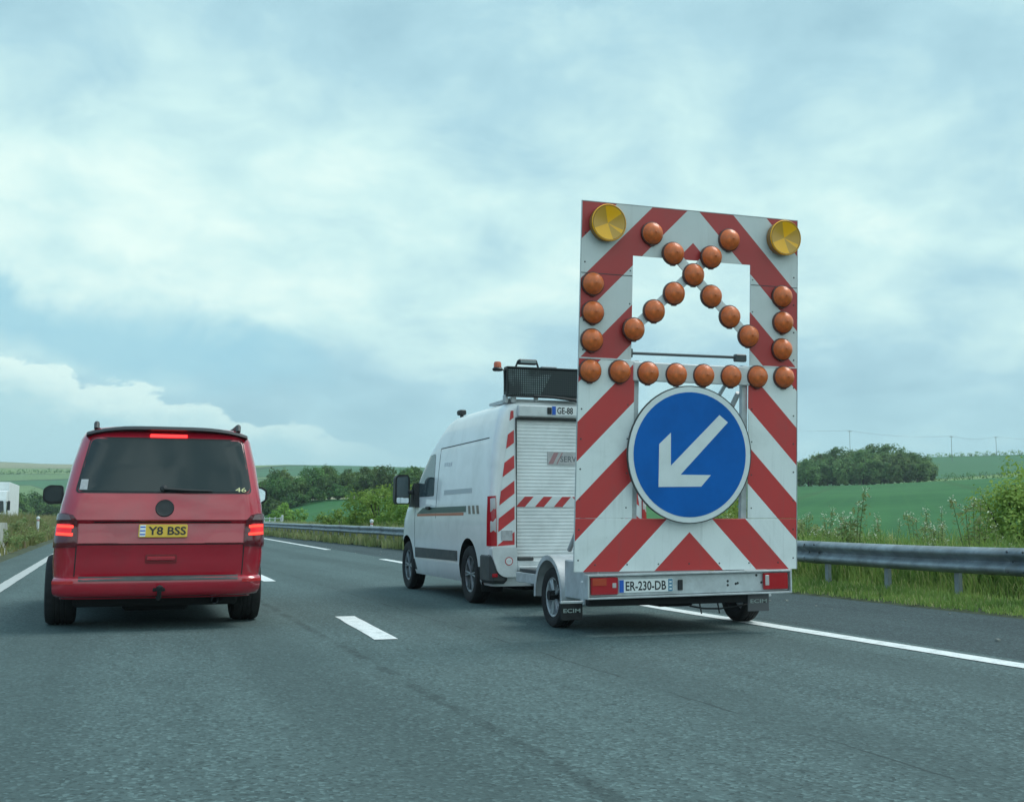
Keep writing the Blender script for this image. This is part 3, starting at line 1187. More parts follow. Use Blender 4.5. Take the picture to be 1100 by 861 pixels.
# copse on the rise at the right
cps = [make_tree(120 + i, h, rx, LEAF_COPSE, 'round crowned tree in the copse on the right hand field',
                 'trees of the copse on the rise', 90, 36, .27, .03) for i, (h, rx) in enumerate(((9.0, 3.9), (8.0, 3.7), (7.2, 3.4)))]
cop = [(31.6, 268, .72), (32.3, 264, .72), (32.9, 270, .9), (33.2, 262, .74), (33.7, 274, 1.05), (34.1, 266, .92), (34.6, 276, 1.12), (34.9, 264, .86),
       (35.3, 272, 1.14), (35.7, 266, .98), (36.1, 274, 1.16), (36.5, 266, 1.0), (36.9, 272, 1.12), (37.3, 266, .95), (37.7, 272, 1.0), (38.1, 268, .82), (38.4, 274, .78), (35.0, 284, 1.2), (36.2, 286, 1.22), (33.9, 284, 1.1), (37.3, 284, 1.08)]
for i, (a, d, s) in enumerate(cop):
    t = cps[i] if i < 3 else copy_tree(cps[i % 3])
    x, y = polar(a, d)
    t.location = (x, y, terr(x, y) - .3)
    t.scale = (s, s, s * .92)
    t.rotation_euler = (0, 0, i * 2.1)


def hedge(name, label, pts, hgt, m, seed, leaf=.2, per=36):
    r = random.Random(seed)
    o = thing(name, label, 'hedge', (pts[0][0], pts[0][1], terr(*pts[0])))
    mb = MB()
    base = Vector(o.location)
    for i in range(len(pts) - 1):
        a, b = Vector((*pts[i], 0)), Vector((*pts[i + 1], 0))
        n = max(2, int((b - a).length / (hgt * .7)))
        for j in range(n):
            p = a.lerp(b, (j + r.random()) / n)
            z = terr(p.x, p.y)
            hh = hgt * r.uniform(.55, 1.25)
            pp, nn = [], []
            for q in range(per):
                d = Vector((r.gauss(0, 1), r.gauss(0, 1), r.gauss(0, 1))).normalized()
                pp.append(Vector((p.x, p.y, z + hh * .55)) + Vector((d.x * hgt * .7, d.y * hgt * .6, d.z * hh * .55)) * r.uniform(.6, 1) - base)
                nn.append(d + Vector((0, 0, .5)))
            leaves(mb, pp, nn, leaf, r)
    quick(mb, 'foliage', m, o)
    return o


hedge('hedge', 'dark low hedge along the top of the crop field behind the copse', [polar(37.6, 292), polar(40, 291), polar(42.5, 290), polar(46, 288)], 1.7, LEAF_DARK, 31)
hedge('hedge', 'ragged hedge of scattered bushes on the skyline at the right', [polar(38.6, 516), polar(41, 516), polar(44, 514), polar(47, 512)], 1.9, LEAF_COPSE, 32, .3, 26)
hedge('hedge', 'thin hedge on the distant left hill', [polar(-7, 800), polar(-4, 815), polar(0, 820)], 3.0, LEAF_DARK, 33, .5, 20)


def shrub(label, loc, rx, rz, m, seed, clumps, per, leaf, ry=None, stems=7, name='shrub', cat='shrub', group=None):
    r = random.Random(seed)
    t = thing(name, label, cat, loc, group)
    quick(crown_mb(r, clumps, per, rx, ry or rx, rz, rz * .95, leaf, .3, .15), 'foliage', m, t)
    mb = MB()
    for i in range(stems):
        a = r.uniform(0, 6.28)
        q = rx * r.uniform(.3, .8)
        mb.tube([(0, 0, -.1), (math.cos(a) * q * .5, math.sin(a) * q * .5, rz * .7), (math.cos(a) * q, math.sin(a) * q, rz * r.uniform(1.2, 1.7))],
                [rx * .03, rx * .02, rx * .008], 5)
    mb.build('branches', BARK, t)
    return t


def loc_at(az, lat):
    """ground point seen under an azimuth at a lateral distance"""
    y = lat / math.tan(R(az))
    return (lat, y, 0.02)


# shrubs behind the guard rail
shrub('big yellow green bush behind the guard rail at the right edge', (12.6, 13.5, -.1), .92, 1.0, LEAF_LIGHT, 201, 210, 60, .027, stems=14)
shrub('lower bush filling the gap beside the big right hand bush', (13.6, 12.6, -.1), .9, .80, LEAF_LIGHT, 202, 130, 50, .03)
shrub('rounded bright green bush behind the rail beside the white van', (11.7, 52.5, 0), 2.0, 1.3, LEAF_BUSH, 203, 110, 46, .075)
shrub('smaller bush left of the rounded green bush', (11.4, 60, -.1), 1.5, .85, LEAF_BUSH, 204, 70, 40, .075)
shrub('dark green bush hidden behind the white van cab', (12.6, 47, 0), 2.2, 1.25, LEAF_BUSH, 205, 100, 42, .075)
shrub('small pale bush by the white railing', (13.0, 92, 0), 1.4, 1.15, LEAF_LIGHT, 206, 60, 40, .09)
shrub('leafy bush seen through the gap below the blue sign', (12.0, 21, 0), 1.0, .75, LEAF_BUSH, 207, 120, 50, .035)
shrub('olive bush behind the rail just right of the striped board', (11.4, 17.8, 0), .75, .5, LEAF_WEED, 208, 60, 40, .035)


def tall_weed(seed, label, group):
    r = random.Random(seed)
    t = thing('tall_weed', label, 'plant', (0, 0, 0), group)
    lf = MB()
    for s in range(5):
        st, hd = MB(), MB()
        a = r.uniform(0, 6.28)
        h = r.uniform(.75, 1.25)
        lean = r.uniform(.04, .22)
        p = [Vector((math.cos(a) * .05, math.sin(a) * .05, 0)), Vector((math.cos(a) * (.05 + lean * .4), math.sin(a) * (.05 + lean * .4), h * .5)),
             Vector((math.cos(a) * (.05 + lean), math.sin(a) * (.05 + lean), h))]
        st.tube(p, [.008, .006, .003], 5)
        pp, nn = [], []
        for q in range(70):
            tt = r.uniform(.1, .95)
            c = p[0].lerp(p[1], tt * 2) if tt < .5 else p[1].lerp(p[2], tt * 2 - 1)
            d = Vector((r.gauss(0, 1), r.gauss(0, 1), .3)).normalized()
            pp.append(c + d * r.uniform(.02, .15) * (1.2 - tt * .6))
            nn.append(d * .4 + Vector((0, 0, .9)))
        leaves(lf, pp, nn, .038, r, aspect=.4)
        pp = [p[2] + Vector((r.gauss(0, .03), r.gauss(0, .03), r.uniform(-.1, .05))) for q in range(26)]
        leaves(hd, pp, [(0, 0, 1)] * 26, .014, r)
        so = st.build('stem', STEM, t)
        quick(hd, 'flower_head', FLOWER, so)
    quick(lf, 'foliage', LEAF_WEED, t)
    return t


wp = [tall_weed(300 + i, 'tall leafy weed behind the guard rail', 'tall weeds behind the guard rail') for i in range(3)]
r_ = random.Random(11)
spots = [(10.6, 15.5), (10.9, 16.3), (11.1, 17.2), (10.7, 14.3), (11.2, 15.2), (11.0, 13.7), (10.5, 13.0), (11.4, 16.2), (10.4, 12.2), (11.6, 14.4), (11.0, 12.3), (12.2, 15.6), (12.0, 17.0), (10.6, 17.9), (10.9, 19.1), (11.6, 18.7), (10.7, 20.5), (11.3, 22), (10.8, 24), (10.7, 27), (11.2, 30), (10.7, 34), (11, 38), (10.7, 11.2), (11.3, 10.6)]
for i, (x, y) in enumerate(spots):
    t = wp[i] if i < 3 else copy_tree(wp[i % 3])
    t.location = (x, y, .05)
    s = r_.uniform(.7, 1.0)
    t.scale = (s, s, s)
    t.rotation_euler = (0, 0, r_.uniform(0, 6.28))
    t['label'] = 'tall leafy weed with pale flower heads behind the guard rail'
for x, y, s in ((10.25, 14.6, 1.22),):
    t = copy_tree(wp[1])
    t.location = (x, y, .05)
    t.scale = (s, s, s)
    t['label'] = 'tallest weed standing clear of the others right beside the striped board'
    del t['group']


def grass(name, m, seed, n, xr, ydist, hfun, zf, wd=.006):
    """blades as bent three-segment strips gathered in tufts"""
    r = np.random.default_rng(seed)
    nt_ = n // 14
    u = r.random(nt_)
    ty = ydist[0] * (ydist[1] / ydist[0]) ** u
    tx = r.uniform(xr[0], xr[1], nt_)
    x = np.repeat(tx, 14)
    y = np.repeat(ty, 14)
    N_ = len(x)
    sp = .05 + .05 * r.random(N_)
    x = x + r.normal(0, 1, N_) * sp * 1.0
    y = y + r.normal(0, 1, N_) * sp * 1.3
    x = np.clip(x, xr[0] - .07, xr[1] + .1)
    h = np.array([hfun(a, b) for a, b in zip(x, y)]) * (.45 + .75 * r.random(N_))
    a = r.uniform(0, 2 * np.pi, N_)
    lean = h * r.uniform(.1, .55, N_)
    wdt = wd * (1 + y * .035) * r.uniform(.7, 1.4, N_)
    z = np.array([zf(p, q) for p, q in zip(x, y)])
    px, py = -np.sin(a) * wdt, np.cos(a) * wdt
    dx, dy = np.cos(a), np.sin(a)
    b0 = np.stack([x - px, y - py, z], 1)
    b1 = np.stack([x + px, y + py, z], 1)
    mx, my = x + dx * lean * .3, y + dy * lean * .3
    c0 = np.stack([mx - px * .8, my - py * .8, z + h * .6], 1)
    c1 = np.stack([mx + px * .8, my + py * .8, z + h * .6], 1)
    t = np.stack([x + dx * lean, y + dy * lean, z + h * .95], 1)
    V = np.stack([b0, b1, c0, c1, t], 1).reshape(-1, 3)
    me = bpy.data.meshes.new(name)
    i0 = np.arange(N_) * 5
    quads = np.stack([i0, i0 + 1, i0 + 3, i0 + 2], 1)
    tris = np.stack([i0 + 2, i0 + 3, i0 + 4], 1)
    me.vertices.add(len(V))
    me.vertices.foreach_set('co', V.ravel())
    loops = np.concatenate([np.concatenate([quads, tris], 1).ravel()])
    me.loops.add(len(loops))
    me.loops.foreach_set('vertex_index', loops)
    me.polygons.add(2 * N_)
    st = np.stack([np.arange(N_) * 7, np.arange(N_) * 7 + 4], 1).ravel()
    me.polygons.foreach_set('loop_start', st)
    me.materials.append(m)
    me.update(calc_edges=True)
    me.validate()
    o = bpy.data.objects.new(name, me)
    COL.objects.link(o)
    return tag(o, kind='stuff')


vz = lambda x, y: .02 + min(.1, max(0, x - 8.8) * .06)
nz2 = lambda x, y, s: .5 + .5 * mnoise.noise(Vector((x * s, y * s, 1.7)))
tag(grass('grass', GRASS, 1, 90000, (8.85, 11.0), (5, 34), lambda x, y: (.05 + .07 * min(1, max(0, x - 8.8) / .5) + (.42 * min(1, max(0, x - 9.55) / .5))) * (.55 + .9 * nz2(x, y, 1.4)), vz, .0045),
    'long grass growing under and in front of the guard rail', 'grass')
tag(grass('grass', GRASS, 2, 42000, (10.3, 14.5), (6, 60), lambda x, y: .35 + .55 * nz2(x, y, .8), vz, .007),
    'tall meadow grass behind the guard rail', 'grass')
tag(grass('grass', GRASS_DRY, 3, 40000, (8.95, 13.5), (30, 190), lambda x, y: (.34 if x < 9.6 else .72) * (.6 + .8 * nz2(x, y, .5)), vz, .008),
    'distant dry grass along both sides of the guard rail', 'grass')
tag(grass('grass', GRASS_DRY, 4, 60000, (-4.9, -2.75), (17, 190), lambda x, y: (.35 + .75 * min(1, max(0, -2.6 - x) / 1.1)) * (.65 + .7 * nz2(x, y, .5)), lambda x, y: .05, .008),
    'overgrown grass and weeds in the central reservation', 'grass')
tag(grass('grass', GRASS, 5, 16000, (-30, -14.8), (40, 260), lambda x, y: .5 + .6 * nz2(x, y, .3), lambda x, y: .03 - max(0, -16 - x) * .03, .012),
    'rough grass beyond the opposite carriageway', 'grass')

# leafy clumps on the reservation
sp = None
for i, (x, y, s) in enumerate(((-3.3, 30, .55), (-2.95, 36, .5), (-3.4, 26, .5), (-3.1, 42, .6), (-3.6, 50, .7), (-3.1, 33, .4), (-2.9, 47, .5), (-3.3, 60, .7), (-4.2, 40, .7))):
    if sp is None:
        sp = shrub('low green weed clump on the central reservation left of the red van', (0, 0, 0), 1.0, .75, LEAF_WEED, 401, 50, 30, .06,
                   name='weed_clump', cat='plant', group='weed clumps on the central reservation')
        t = sp
    else:
        t = copy_tree(sp)
    t.location = (x, y, .02)
    t.scale = (s, s * 1.3, s)
    t.rotation_euler = (0, 0, i * 1.3)

# ---------------------------------------------------------------- guard rail
def rail_z(y):
    return float(np.interp(y, [0, 12, 42, 80, 160, 400], [.69, .69, .75, .84, .92, .95]))


def build_rail():
    g = thing('guard_rail', 'long galvanised steel guard rail along the right hand verge', 'guard rail', (9.5, 10, 0))
    prof = [(.0, .0), (-.022, -.012), (-.07, -.035), (-.083, -.06), (-.083, -.085), (-.065, -.105), (-.012, -.135), (.0, -.155),
            (-.012, -.175), (-.065, -.205), (-.083, -.225), (-.083, -.25), (-.07, -.275), (-.022, -.298), (.0, -.31)]
    ys = sorted(set([float(y) for y in np.arange(-10, 40, .5)] + [float(y) for y in np.geomspace(40, 330, 50)]))
    mb = MB()
    n = len(prof)
    vs = []
    for y in ys:
        zt = rail_z(y) + .006 * math.sin(y * .9)
        xo = .012 * math.sin(y * .45 + 1)
        vs += [(px + xo, y - 10, zt + pz) for px, pz in prof]
        vs += [(px + xo + .004, y - 10, zt + pz) for px, pz in prof]
    fs = []
    for i in range(len(ys) - 1):
        a, b = i * 2 * n, (i + 1) * 2 * n
        for k in range(n - 1):
            fs.append((a + k, a + k + 1, b + k + 1, b + k))
            fs.append((a + n + k, b + n + k, b + n + k + 1, a + n + k + 1))
        fs.append((a, b, b + n, a + n))
        fs.append((a + n - 1, a + 2 * n - 1, b + 2 * n - 1, b + n - 1))
    mb.add(vs, fs, 0, True)
    beam = mb.build('beam', STEEL, g, angle=60)
    # overlap plates and bolts
    lm_ = mat('lapped_steel', (.20, .235, .26), .55, .35, .25, 6, dirt=(.13, .12, .10), dirt_amt=.6)
    for y in np.arange(2.4, 60, 4.0):
        lap = MB()
        vs = []
        for yy in (y - .16, y + .16):
            vs += [(px - .005 + .012 * math.sin(yy * .45 + 1), yy - 10, rail_z(yy) + .006 * math.sin(yy * .9) + pz * 1.012 + .002) for px, pz in prof]
        lap.add(vs, [(k, k + 1, n + k + 1, n + k) for k in range(n - 1)], 0, True)
        lap.build('lap_joint', lm_, beam, angle=60)
    bo = MB()
    for y in np.arange(2.4, 60, 4.0):
        zt = rail_z(y)
        for dy in (-.12, .12):
            for pz in (-.045, -.265, -.155):
                px = -.089 if pz != -.155 else -.010
                bo.lathe((px, y - 10 + dy, zt + pz), (-1, 0, 0), [(.014, 0), (.014, .008), (.001, .012)], 8)
        bo.box(-.086, -.080, y - 10 + .15, y - 10 + .156, zt - .09, zt - .055)
        bo.box(-.086, -.080, y - 10 + .15, y - 10 + .156, zt - .255, zt - .22)
    bo.build('bolts', GREYPL, beam)
    pm = MB()
    pm.box(.03, .036, -.04, .04, -.3, .60)
    pm.box(.036, .08, -.04, -.034, -.3, .60)
    pm.box(.036, .08, .034, .04, -.3, .60)
    pm.box(.004, .03, -.03, .03, .44, .58)
    p0 = pm.build('post', STEEL, g)
    for i in range(92):
        y = 6.17 + 1.333 * i - 10
        p = p0 if i == 0 else p0.copy()
        if i:
            COL.objects.link(p)
        p.location = (0, y, rail_z(y + 10) - .69 + .06)


build_rail()

# ---------------------------------------------------------------- roadside things
def delineator(name, label, x, y, h):
    t = thing(name, label, 'marker post', (x, y, 0))
    mb = MB()
    mb.tube([(0, 0, 0), (0, 0, h - .12)], .055, 10)
    mb.lathe((0, 0, h - .12), (0, 0, 1), [(.055, 0), (.075, .02), (.08, .06), (.06, .1), (.001, .125)], 12)
    mb.build('post', WHITEPL, t)
    b = MB()
    b.lathe((0, 0, h - .2), (0, 0, 1), [(.058, 0), (.06, .005), (.06, .04), (.058, .045)], 12)
    b.build('reflector', LAMPAMB, t)
    return t


delineator('marker_post', 'white round topped marker stub rising just above the guard rail', 9.75, 45.5, 1.02)
delineator('marker_post', 'short white marker post in the long grass left of the red van', -3.0, 55, 1.15)


def railing(x, y):
    t = thing('white_railing', 'short white post and rail barrier beyond the guard rail by the red van', 'railing', (x, y, .1))
    d = Vector((.80, -.6, 0))
    mb = MB()
    for z in (.95, 1.25):
        mb.box(-.06, 2.3, -.03, .03, z - .035, z + .035)
    mb.build('rails', WHITEPL, t)
    p0 = MB().box(-.045, .045, .03, .10, 0, 1.36).build('post', WHITEPL, t)
    for i in range(1, 6):
        p = p0.copy()
        COL.objects.link(p)
        p.location = (i * .45, 0, 0)
    MB().bbox(2.32, 2.50, -.06, .12, 0, 1.55, .02).build('end_post', WHITEPL, t)
    return t


rl = railing(9.75, 86)
rl.scale = (.85, .85, .8)
rl.rotation_euler = (0, 0, R(-12))

t = thing('concrete_barrier', 'low grey concrete barrier end in the grass at the left edge', 'barrier', (-3.0, 30, 0))
mb = MB()
pr = [(-.3, 0), (.3, 0), (.3, .08), (.18, .33), (.12, .92), (-.12, .92), (-.18, .33), (-.3, .08)]
mb.prism(pr, lambda u, v, q: (u, q, v), -12, 7.4)
mb.build('block', CONC, t)
t2 = MB()
for y in (-8, -4, 0, 4):
    t2.box(-.13, .13, y - .01, y + .01, .90, .925)
t2.build('joint', GREYPL, t)

# utility poles on the skyline
POLEM = mat('weathered_pole', (.22, .22, .21), .9)


def utility_pole(label, x, y, h):
    t = thing('utility_pole', label, 'utility pole', (x, y, terr(x, y) - .4), None)
    mb = MB()
    mb.tube([(0, 0, 0), (0, 0, h * .5), (0, 0, h)], [.11, .09, .07], 8)
    mb.build('pole', POLEM, t)
    c = MB()
    c.box(-.9, .9, -.07, .07, h - .55, h - .40)
    c.build('crossarm', POLEM, t)
    i0 = MB().lathe((0, 0, h - .40), (0, 0, 1), [(.03, 0), (.07, .06), (.07, .16), (.03, .2)], 8).build('insulator', WHITEPL, t)
    i0.location = (-.8, 0, 0)
    for q in (0, .8):
        i = i0.copy()
        COL.objects.link(i)
        i.location = (q, 0, 0)
    return t


pp = []
for lb, a, d, h in (('tallest utility pole rising behind the copse', 35.15, 440, 14.8), ('utility pole on the skyline right of the copse', 39.65, 480, 10.2),
                    ('faint utility pole farthest right on the skyline', 41.55, 520, 8.2)):
    x, y = polar(a, d)
    utility_pole(lb, x, y, h)
    pp.append(Vector((x, y, terr(x, y) - .4 + h - .15)))
t = thing('power_lines', 'thin overhead wires strung between the skyline poles', 'wires', tuple(pp[0]))
ends = [pp[0] + (pp[0] - pp[1]) * 1.2] + pp + [pp[2] + (pp[2] - pp[1]) * 2.5]
for q in (-.8, 0, .8):
    mb = MB()
    path = []
    for i in range(len(ends) - 1):
        for j in range(8):
            s_ = j / 8
            p = ends[i].lerp(ends[i + 1], s_)
            path.append(p + Vector((q, 0, -4 * 1.1 * s_ * (1 - s_))) - pp[0])
    mb.tube(path, .010, 4)
    mb.build('wire', BLACK, t)


# ---------------------------------------------------------------- lorry on the opposite carriageway
def lorry(loc):
    t = thing('lorry', 'white lorry coming the other way at the left edge', 'lorry', loc)
    # front faces -Y; local x runs to the right in the picture
    LW = mat('lorry_white', (.78, .80, .80), .4, 0, .05, 2)
    mb = MB()
    pr = [(0, .45), (0, 1.5), (.12, 2.6), (.35, 3.25), (2.1, 3.35), (2.1, .45)]
    mb.prism(pr, lambda u, v, q: (q, u, v), -1.22, 1.22)
    mb.build('cab', LW, t)
    MB().patch(rounded([(-1.08, 1.55), (1.08, 1.55), (1.02, 2.5), (-1.02, 2.5)], .1), lambda u, v, o: (u, (v - 1.5) * .109 - o, v), .012).build('windscreen', TINT, t)
    MB().patch(rounded([(.35, 1.6), (1.5, 1.6), (1.5, 2.45), (.6, 2.45)], .08), lambda u, v, o: (1.22 + o, u, v), .012).build('side_window', TINT, t)
    MB().bbox(-1.24, 1.24, -.12, .3, .3, .8, .05).build('bumper', WHITEPL, t)
    g = MB()
    for z in (.95, 1.08, 1.21, 1.34):
        g.box(-.8, .8, -.02, .02, z, z + .07)
    g.build('grille', BLACK, t)
    for s in (-1, 1):
        MB().bbox(s * 1.0 - .18, s * 1.0 + .18, -.15, -.1, .5, .68, .02).build('headlight', LAMPCLEAR, t)
        m = MB()
        m.bbox(s * 1.42 - .1, s * 1.42 + .1, -.02, .12, 1.75, 2.5, .03)
        m.tube([(s * 1.2, .1, 2.4), (s * 1.4, .05, 2.4)], .025, 6)
        m.build('mirror', BLACK, t)
    MB().bbox(-1.27, 1.27, 2.3, 12.8, 1.1, 4.05, .03).build('cargo_box', LW, t)
    MB().box(-.5, .5, .5, 12.5, .7, 1.0).build('chassis', UNDER, t)
    for y in (1.2, 8.6, 9.9, 11.2):
        for s in (-1, 1):
            wheel(t, s * 1.05, y, .5, .32, s, .55, 6)
    return t


lorry((-9.15, 101, 0))


# ---------------------------------------------------------------- red van
def red_van():
    T = thing('red_van', 'red people carrier van with lit brake lamps and tinted rear window', 'van', (.435, 11.2, 0))
    lean = lambda p: (p[0] + .045 * (p[2] - .35), p[1], p[2])
    z = [.28, .36, .50, .62, .77, .785, .90, .965, .985, 1.0, 1.06, 1.14, 1.22, 1.25, 1.5, 1.76, 1.83, 1.87, 1.895, 1.905]
    hw = [.86, .90, .925, .935, .935, .935, .93, .925, .925, .922, .915, .905, .89, .885, .845, .785, .75, .68, .56, .36]
    yr = [.16, .10, .06, .045, .04, .03, .05, .065, .045, .032, .05, .07, .098, .11, .225, .35, .395, .45, .56, .75]
    yf = [4.7, 4.85, 4.9, 4.9, 4.88, 4.88, 4.84, 4.78, 4.74, 4.7, 4.5, 4.2, 3.95, 3.85, 3.4, 2.95, 2.8, 2.6, 2.4, 2.1]
    S = Shape(z, hw, yr, yf, .17, .4, .05, .16)
    body = S.body(z).build('body', [RED, UNDER], T)
    cut = []
    for y in (.98, 4.0):
        for s in (-1, 1):
            cut.append(helper_cyl(s * .60, s * 1.2, y, .36, .40))
    boolean_cut(body, cut, ((.98, .36), (4.0, .36)), .40, .925)
    for v in body.data.vertices:
        v.co = lean(v.co)

    def part(mb, name, m, parent=T):
        return mb.build(name, m, parent, xf=lean)
    # rear window and its gasket
    part(MB().patch(rounded([(-.795, 1.245), (.795, 1.245), (.70, 1.775), (-.70, 1.775)], .05), S.rear, .003, rings=6), 'window_seal', BLACK)
    win = part(MB().patch(rounded([(-.775, 1.262), (.775, 1.262), (.685, 1.758), (-.685, 1.758)], .05), S.rear, .007, rings=8), 'rear_window', TINT)
    st = part(MB().patch([(-.755, 1.275), (-.69, 1.275), (-.685, 1.37), (-.745, 1.37)], S.rear, .0085), 'sticker', STICK, win)
    part(text_mb('46', .685, 1.283, .10, .042, 0, to3=lambda u, q: S.rear(u, q, .0095)), 'lettering', mat('pale_yellow_sticker', (.70, .68, .35), .5), win)
    # tailgate joints and the painted shade of the crease
    j = MB()
    j.patch([(-.735, .772), (.735, .772), (.735, .782), (-.735, .782)], S.rear, .002, rings=2)
    for s in (-1, 1):
        j.patch([(s * .735, .49), (s * .745, .49), (s * .745, .78), (s * .735, .78)], S.rear, .002, rings=2)
    j.patch([(-.62, .972), (.62, .972), (.60, .984), (-.60, .984)], S.rear, .003, rings=2)  # black strip stands in for the shadow under the crease
    part(j, 'tailgate_joint_crease_shade', BLACK)
    for s in (-1, 1):
        part(MB().patch([(s * .728, .79), (s * .728, .955), (s * .50, .958), (s * .38, .79)], S.rear, .012, dense=.05), 'tailgate_pressing', RED)
    pl = part(MB().patch(rounded([(-.215, .842), (.215, .842), (.215, .958), (-.215, .958)], .012), S.rear, .028), 'number_plate', YPLATE)
    part(text_mb('Y8 BSS', .035, .90, .335, .076, 0, bold=.022, to3=lambda u, q: S.rear(u, q, .031)), 'lettering', INK, pl)
    fl = MB()
    fl.patch([(-.205, .848), (-.155, .848), (-.155, .952), (-.205, .952)], S.rear, .0295)
    part(fl, 'flag_panel', WPLATE, pl)
    fb = MB()
    for q in (.862, .895, .928):
        fb.patch([(-.203, q), (-.157, q), (-.157, q + .012), (-.203, q + .012)], S.rear, .031, rings=2)
    part(fb, 'flag_bars', BLUE, pl)
    # emblem
    e = MB()
    c = S.rear(0, 1.11, 0)
    e.lathe((0, c[1] + .004, 1.105), (0, -1, .30), [(.08, -.01), (.084, .006), (.078, .016), (.068, .012), (.03, .014), (.001, .015)], 28)
    part(e, 'emblem', BLACK)
    # handle: shade of its recess painted as a darker red patch
    hnd = MB()
    hnd.patch(rounded([(-.14, .60), (.14, .60), (.14, .685), (-.14, .685)], .02), S.rear, .004)
    part(hnd, 'handle_recess_shade', mat('red_recess_shade', (.22, .014, .02), .4))
    hh = MB()
    hh.bbox(-.125, .125, .02, .05, .63, .665, .012)
    part(hh, 'handle', RED)
    # wiper
    wp_ = MB()
    wp_.tube([S.rear(-.02, 1.285, .03), S.rear(.2, 1.272, .03), S.rear(.42, 1.268, .025)], [.018, .014, .008], 6)
    wp_.lathe(S.rear(-.02, 1.285, .0), (0, -1, .3), [(.035, 0), (.03, .03), (.001, .04)], 12)
    part(wp_, 'wiper', BLACK)
    # high brake lamp
    part(MB().patch(rounded([(-.17, 1.782), (.17, 1.782), (.17, 1.81), (-.17, 1.81)], .006), S.rear, .012), 'high_brake_lamp', BRAKE3)
    # spoiler
    sp_ = MB()
    pts = []
    nn = 18
    rows = []
    for i in range(nn + 1):
        u = -1 + 2 * i / nn
        x = u * .742
        zt = 1.878 - .062 * abs(u) ** 4
        yb = .34 + .07 * u * u
        rows.append([(x, yb + .02, zt - .040), (x, yb - .015, zt - .025), (x, yb + .02, zt + .0), (x * .98, .62, zt + .027), (x * .97, .66, zt - .02)])
    vs = [p for r in rows for p in r]
    m_ = 5
    fs = [(i * m_ + k, (i + 1) * m_ + k, (i + 1) * m_ + (k + 1) % m_, i * m_ + (k + 1) % m_) for i in range(nn) for k in range(m_)]
    fs += [tuple(range(m_)), tuple(nn * m_ + k for k in range(m_))]
    sp_.add(vs, fs, 0, True)
    part(sp_, 'spoiler', BLACK)
    # tail lamps
    for s in (-1, 1):
        o = [(.735, .755), (1.03, .745), (1.03, 1.06), (.86, 1.062), (.79, 1.045), (.745, .99)]
        o = [(s * a, b) for a, b in o]
        tl = part(MB().patch(o, S.rear, .012, rings=5, dense=.04), 'tail_lamp', LAMPDARK)
        f = [(s * a, b) for a, b in ((.80, 1.0), (1.02, 1.0), (1.02, 1.05), (.87, 1.052), (.82, 1.04))]
        part(MB().patch(f, S.rear, .015, dense=.04), 'clear_lens', mat('lamp_smoke_grey', (.12, .07, .07), .2, coat=.5), tl)
        g = [(s * a, b) for a, b in ((.79, .855), (.955, .86), (.955, .965), (.79, .965))]
        part(MB().patch(g, S.rear, .015, dense=.04), 'lit_lens', BRAKEDIM, tl)
        for (a, b, c_, d_) in ((.778, .935, .934, .958), (.778, .935, .864, .888)):
            q = [(s * a, c_ - .008), (s * b, c_), (s * b, d_), (s * a, d_ - .008)]
            part(MB().patch(q, S.rear, .018, dense=.04), 'lit_bar', BRAKE, tl)
    # bumper
    B = Shape([.300, .315, .35, .40, .455, .475, .485], [.90, .925, .945, .955, .955, .945, .93], [.07, .03, .0, -.015, -.02, -.01, .01],
              [1.2] * 7, .2, .05, .06, 0)
    bm = MB()
    zs = [.300, .315, .35, .40, .455, .475, .485]
    ns_ = 36
    smax = .95
    vs, fs = [], []
    for zz in zs:
        for i in range(ns_ + 1):
            s_ = -smax + 2 * smax * i / ns_
            vs.append(B.rear(s_, zz, 0))
    for zz in (zs[-1], zs[0]):
        for i in range(ns_ + 1):
            s_ = -smax + 2 * smax * i / ns_
            p = B.rear(s_ * .93, zz, -.10)
            vs.append((p[0], max(p[1], .12), zz))
    kk = len(zs)
    order = list(range(kk)) + [kk, kk + 1]
    n1 = ns_ + 1
    for a in range(len(order)):
        b = (a + 1) % len(order)
        for i in range(ns_):
            fs.append((order[a] * n1 + i, order[a] * n1 + i + 1, order[b] * n1 + i + 1, order[b] * n1 + i))
    fs.append(tuple(o_ * n1 for o_ in order))
    fs.append(tuple(o_ * n1 + ns_ for o_ in order))
    bm.add(vs, fs, 0, True)
    bp = part(bm, 'bumper', RED)
    part(MB().patch([(-.70, .452), (.70, .452), (.70, .492), (-.70, .492)], B.rear, .006), 'bumper_strip', GREYPL, bp)
    for s in (-1, 1):
        part(MB().patch([(s * .74, .425), (s * .95, .425), (s * .95, .455), (s * .74, .455)], B.rear, .005, dense=.04), 'reflector', mat('bumper_reflector', (.6, .03, .035), .15, coat=.6), bp)
    tb = MB()
    tb.tube([(0, .3, .30), (0, -.02, .29), (0, -.12, .30), (0, -.13, .36)], .02, 8)
    tb.lathe((0, -.13, .36), (0, 0, 1), [(.022, 0), (.03, .02), (.03, .04), (.001, .058)], 12)
    tb.bbox(-.06, .06, -.01, .1, .35, .45, .01)
    part(tb, 'towbar', UNDER)
    # underside
    ub = MB()
    ub.bbox(-.74, .74, .3, 4.6, .20, .33, .03)
    ub.tube([(-.75, .98, .30), (.75, .98, .30)], .05, 10)
    ub.bbox(-.30, .30, .45, .9, .15, .28, .04)
    part(ub, 'underbody', UNDER)
    ex = MB()
    ex.tube([(.52, .5, .26), (.52, .16, .25)], .03, 10, caps=False)
    part(ex, 'exhaust_pipe', STEEL)
    # roof rails and mirrors, side windows
    MO = {-1: 1.0, 1: 1.10}
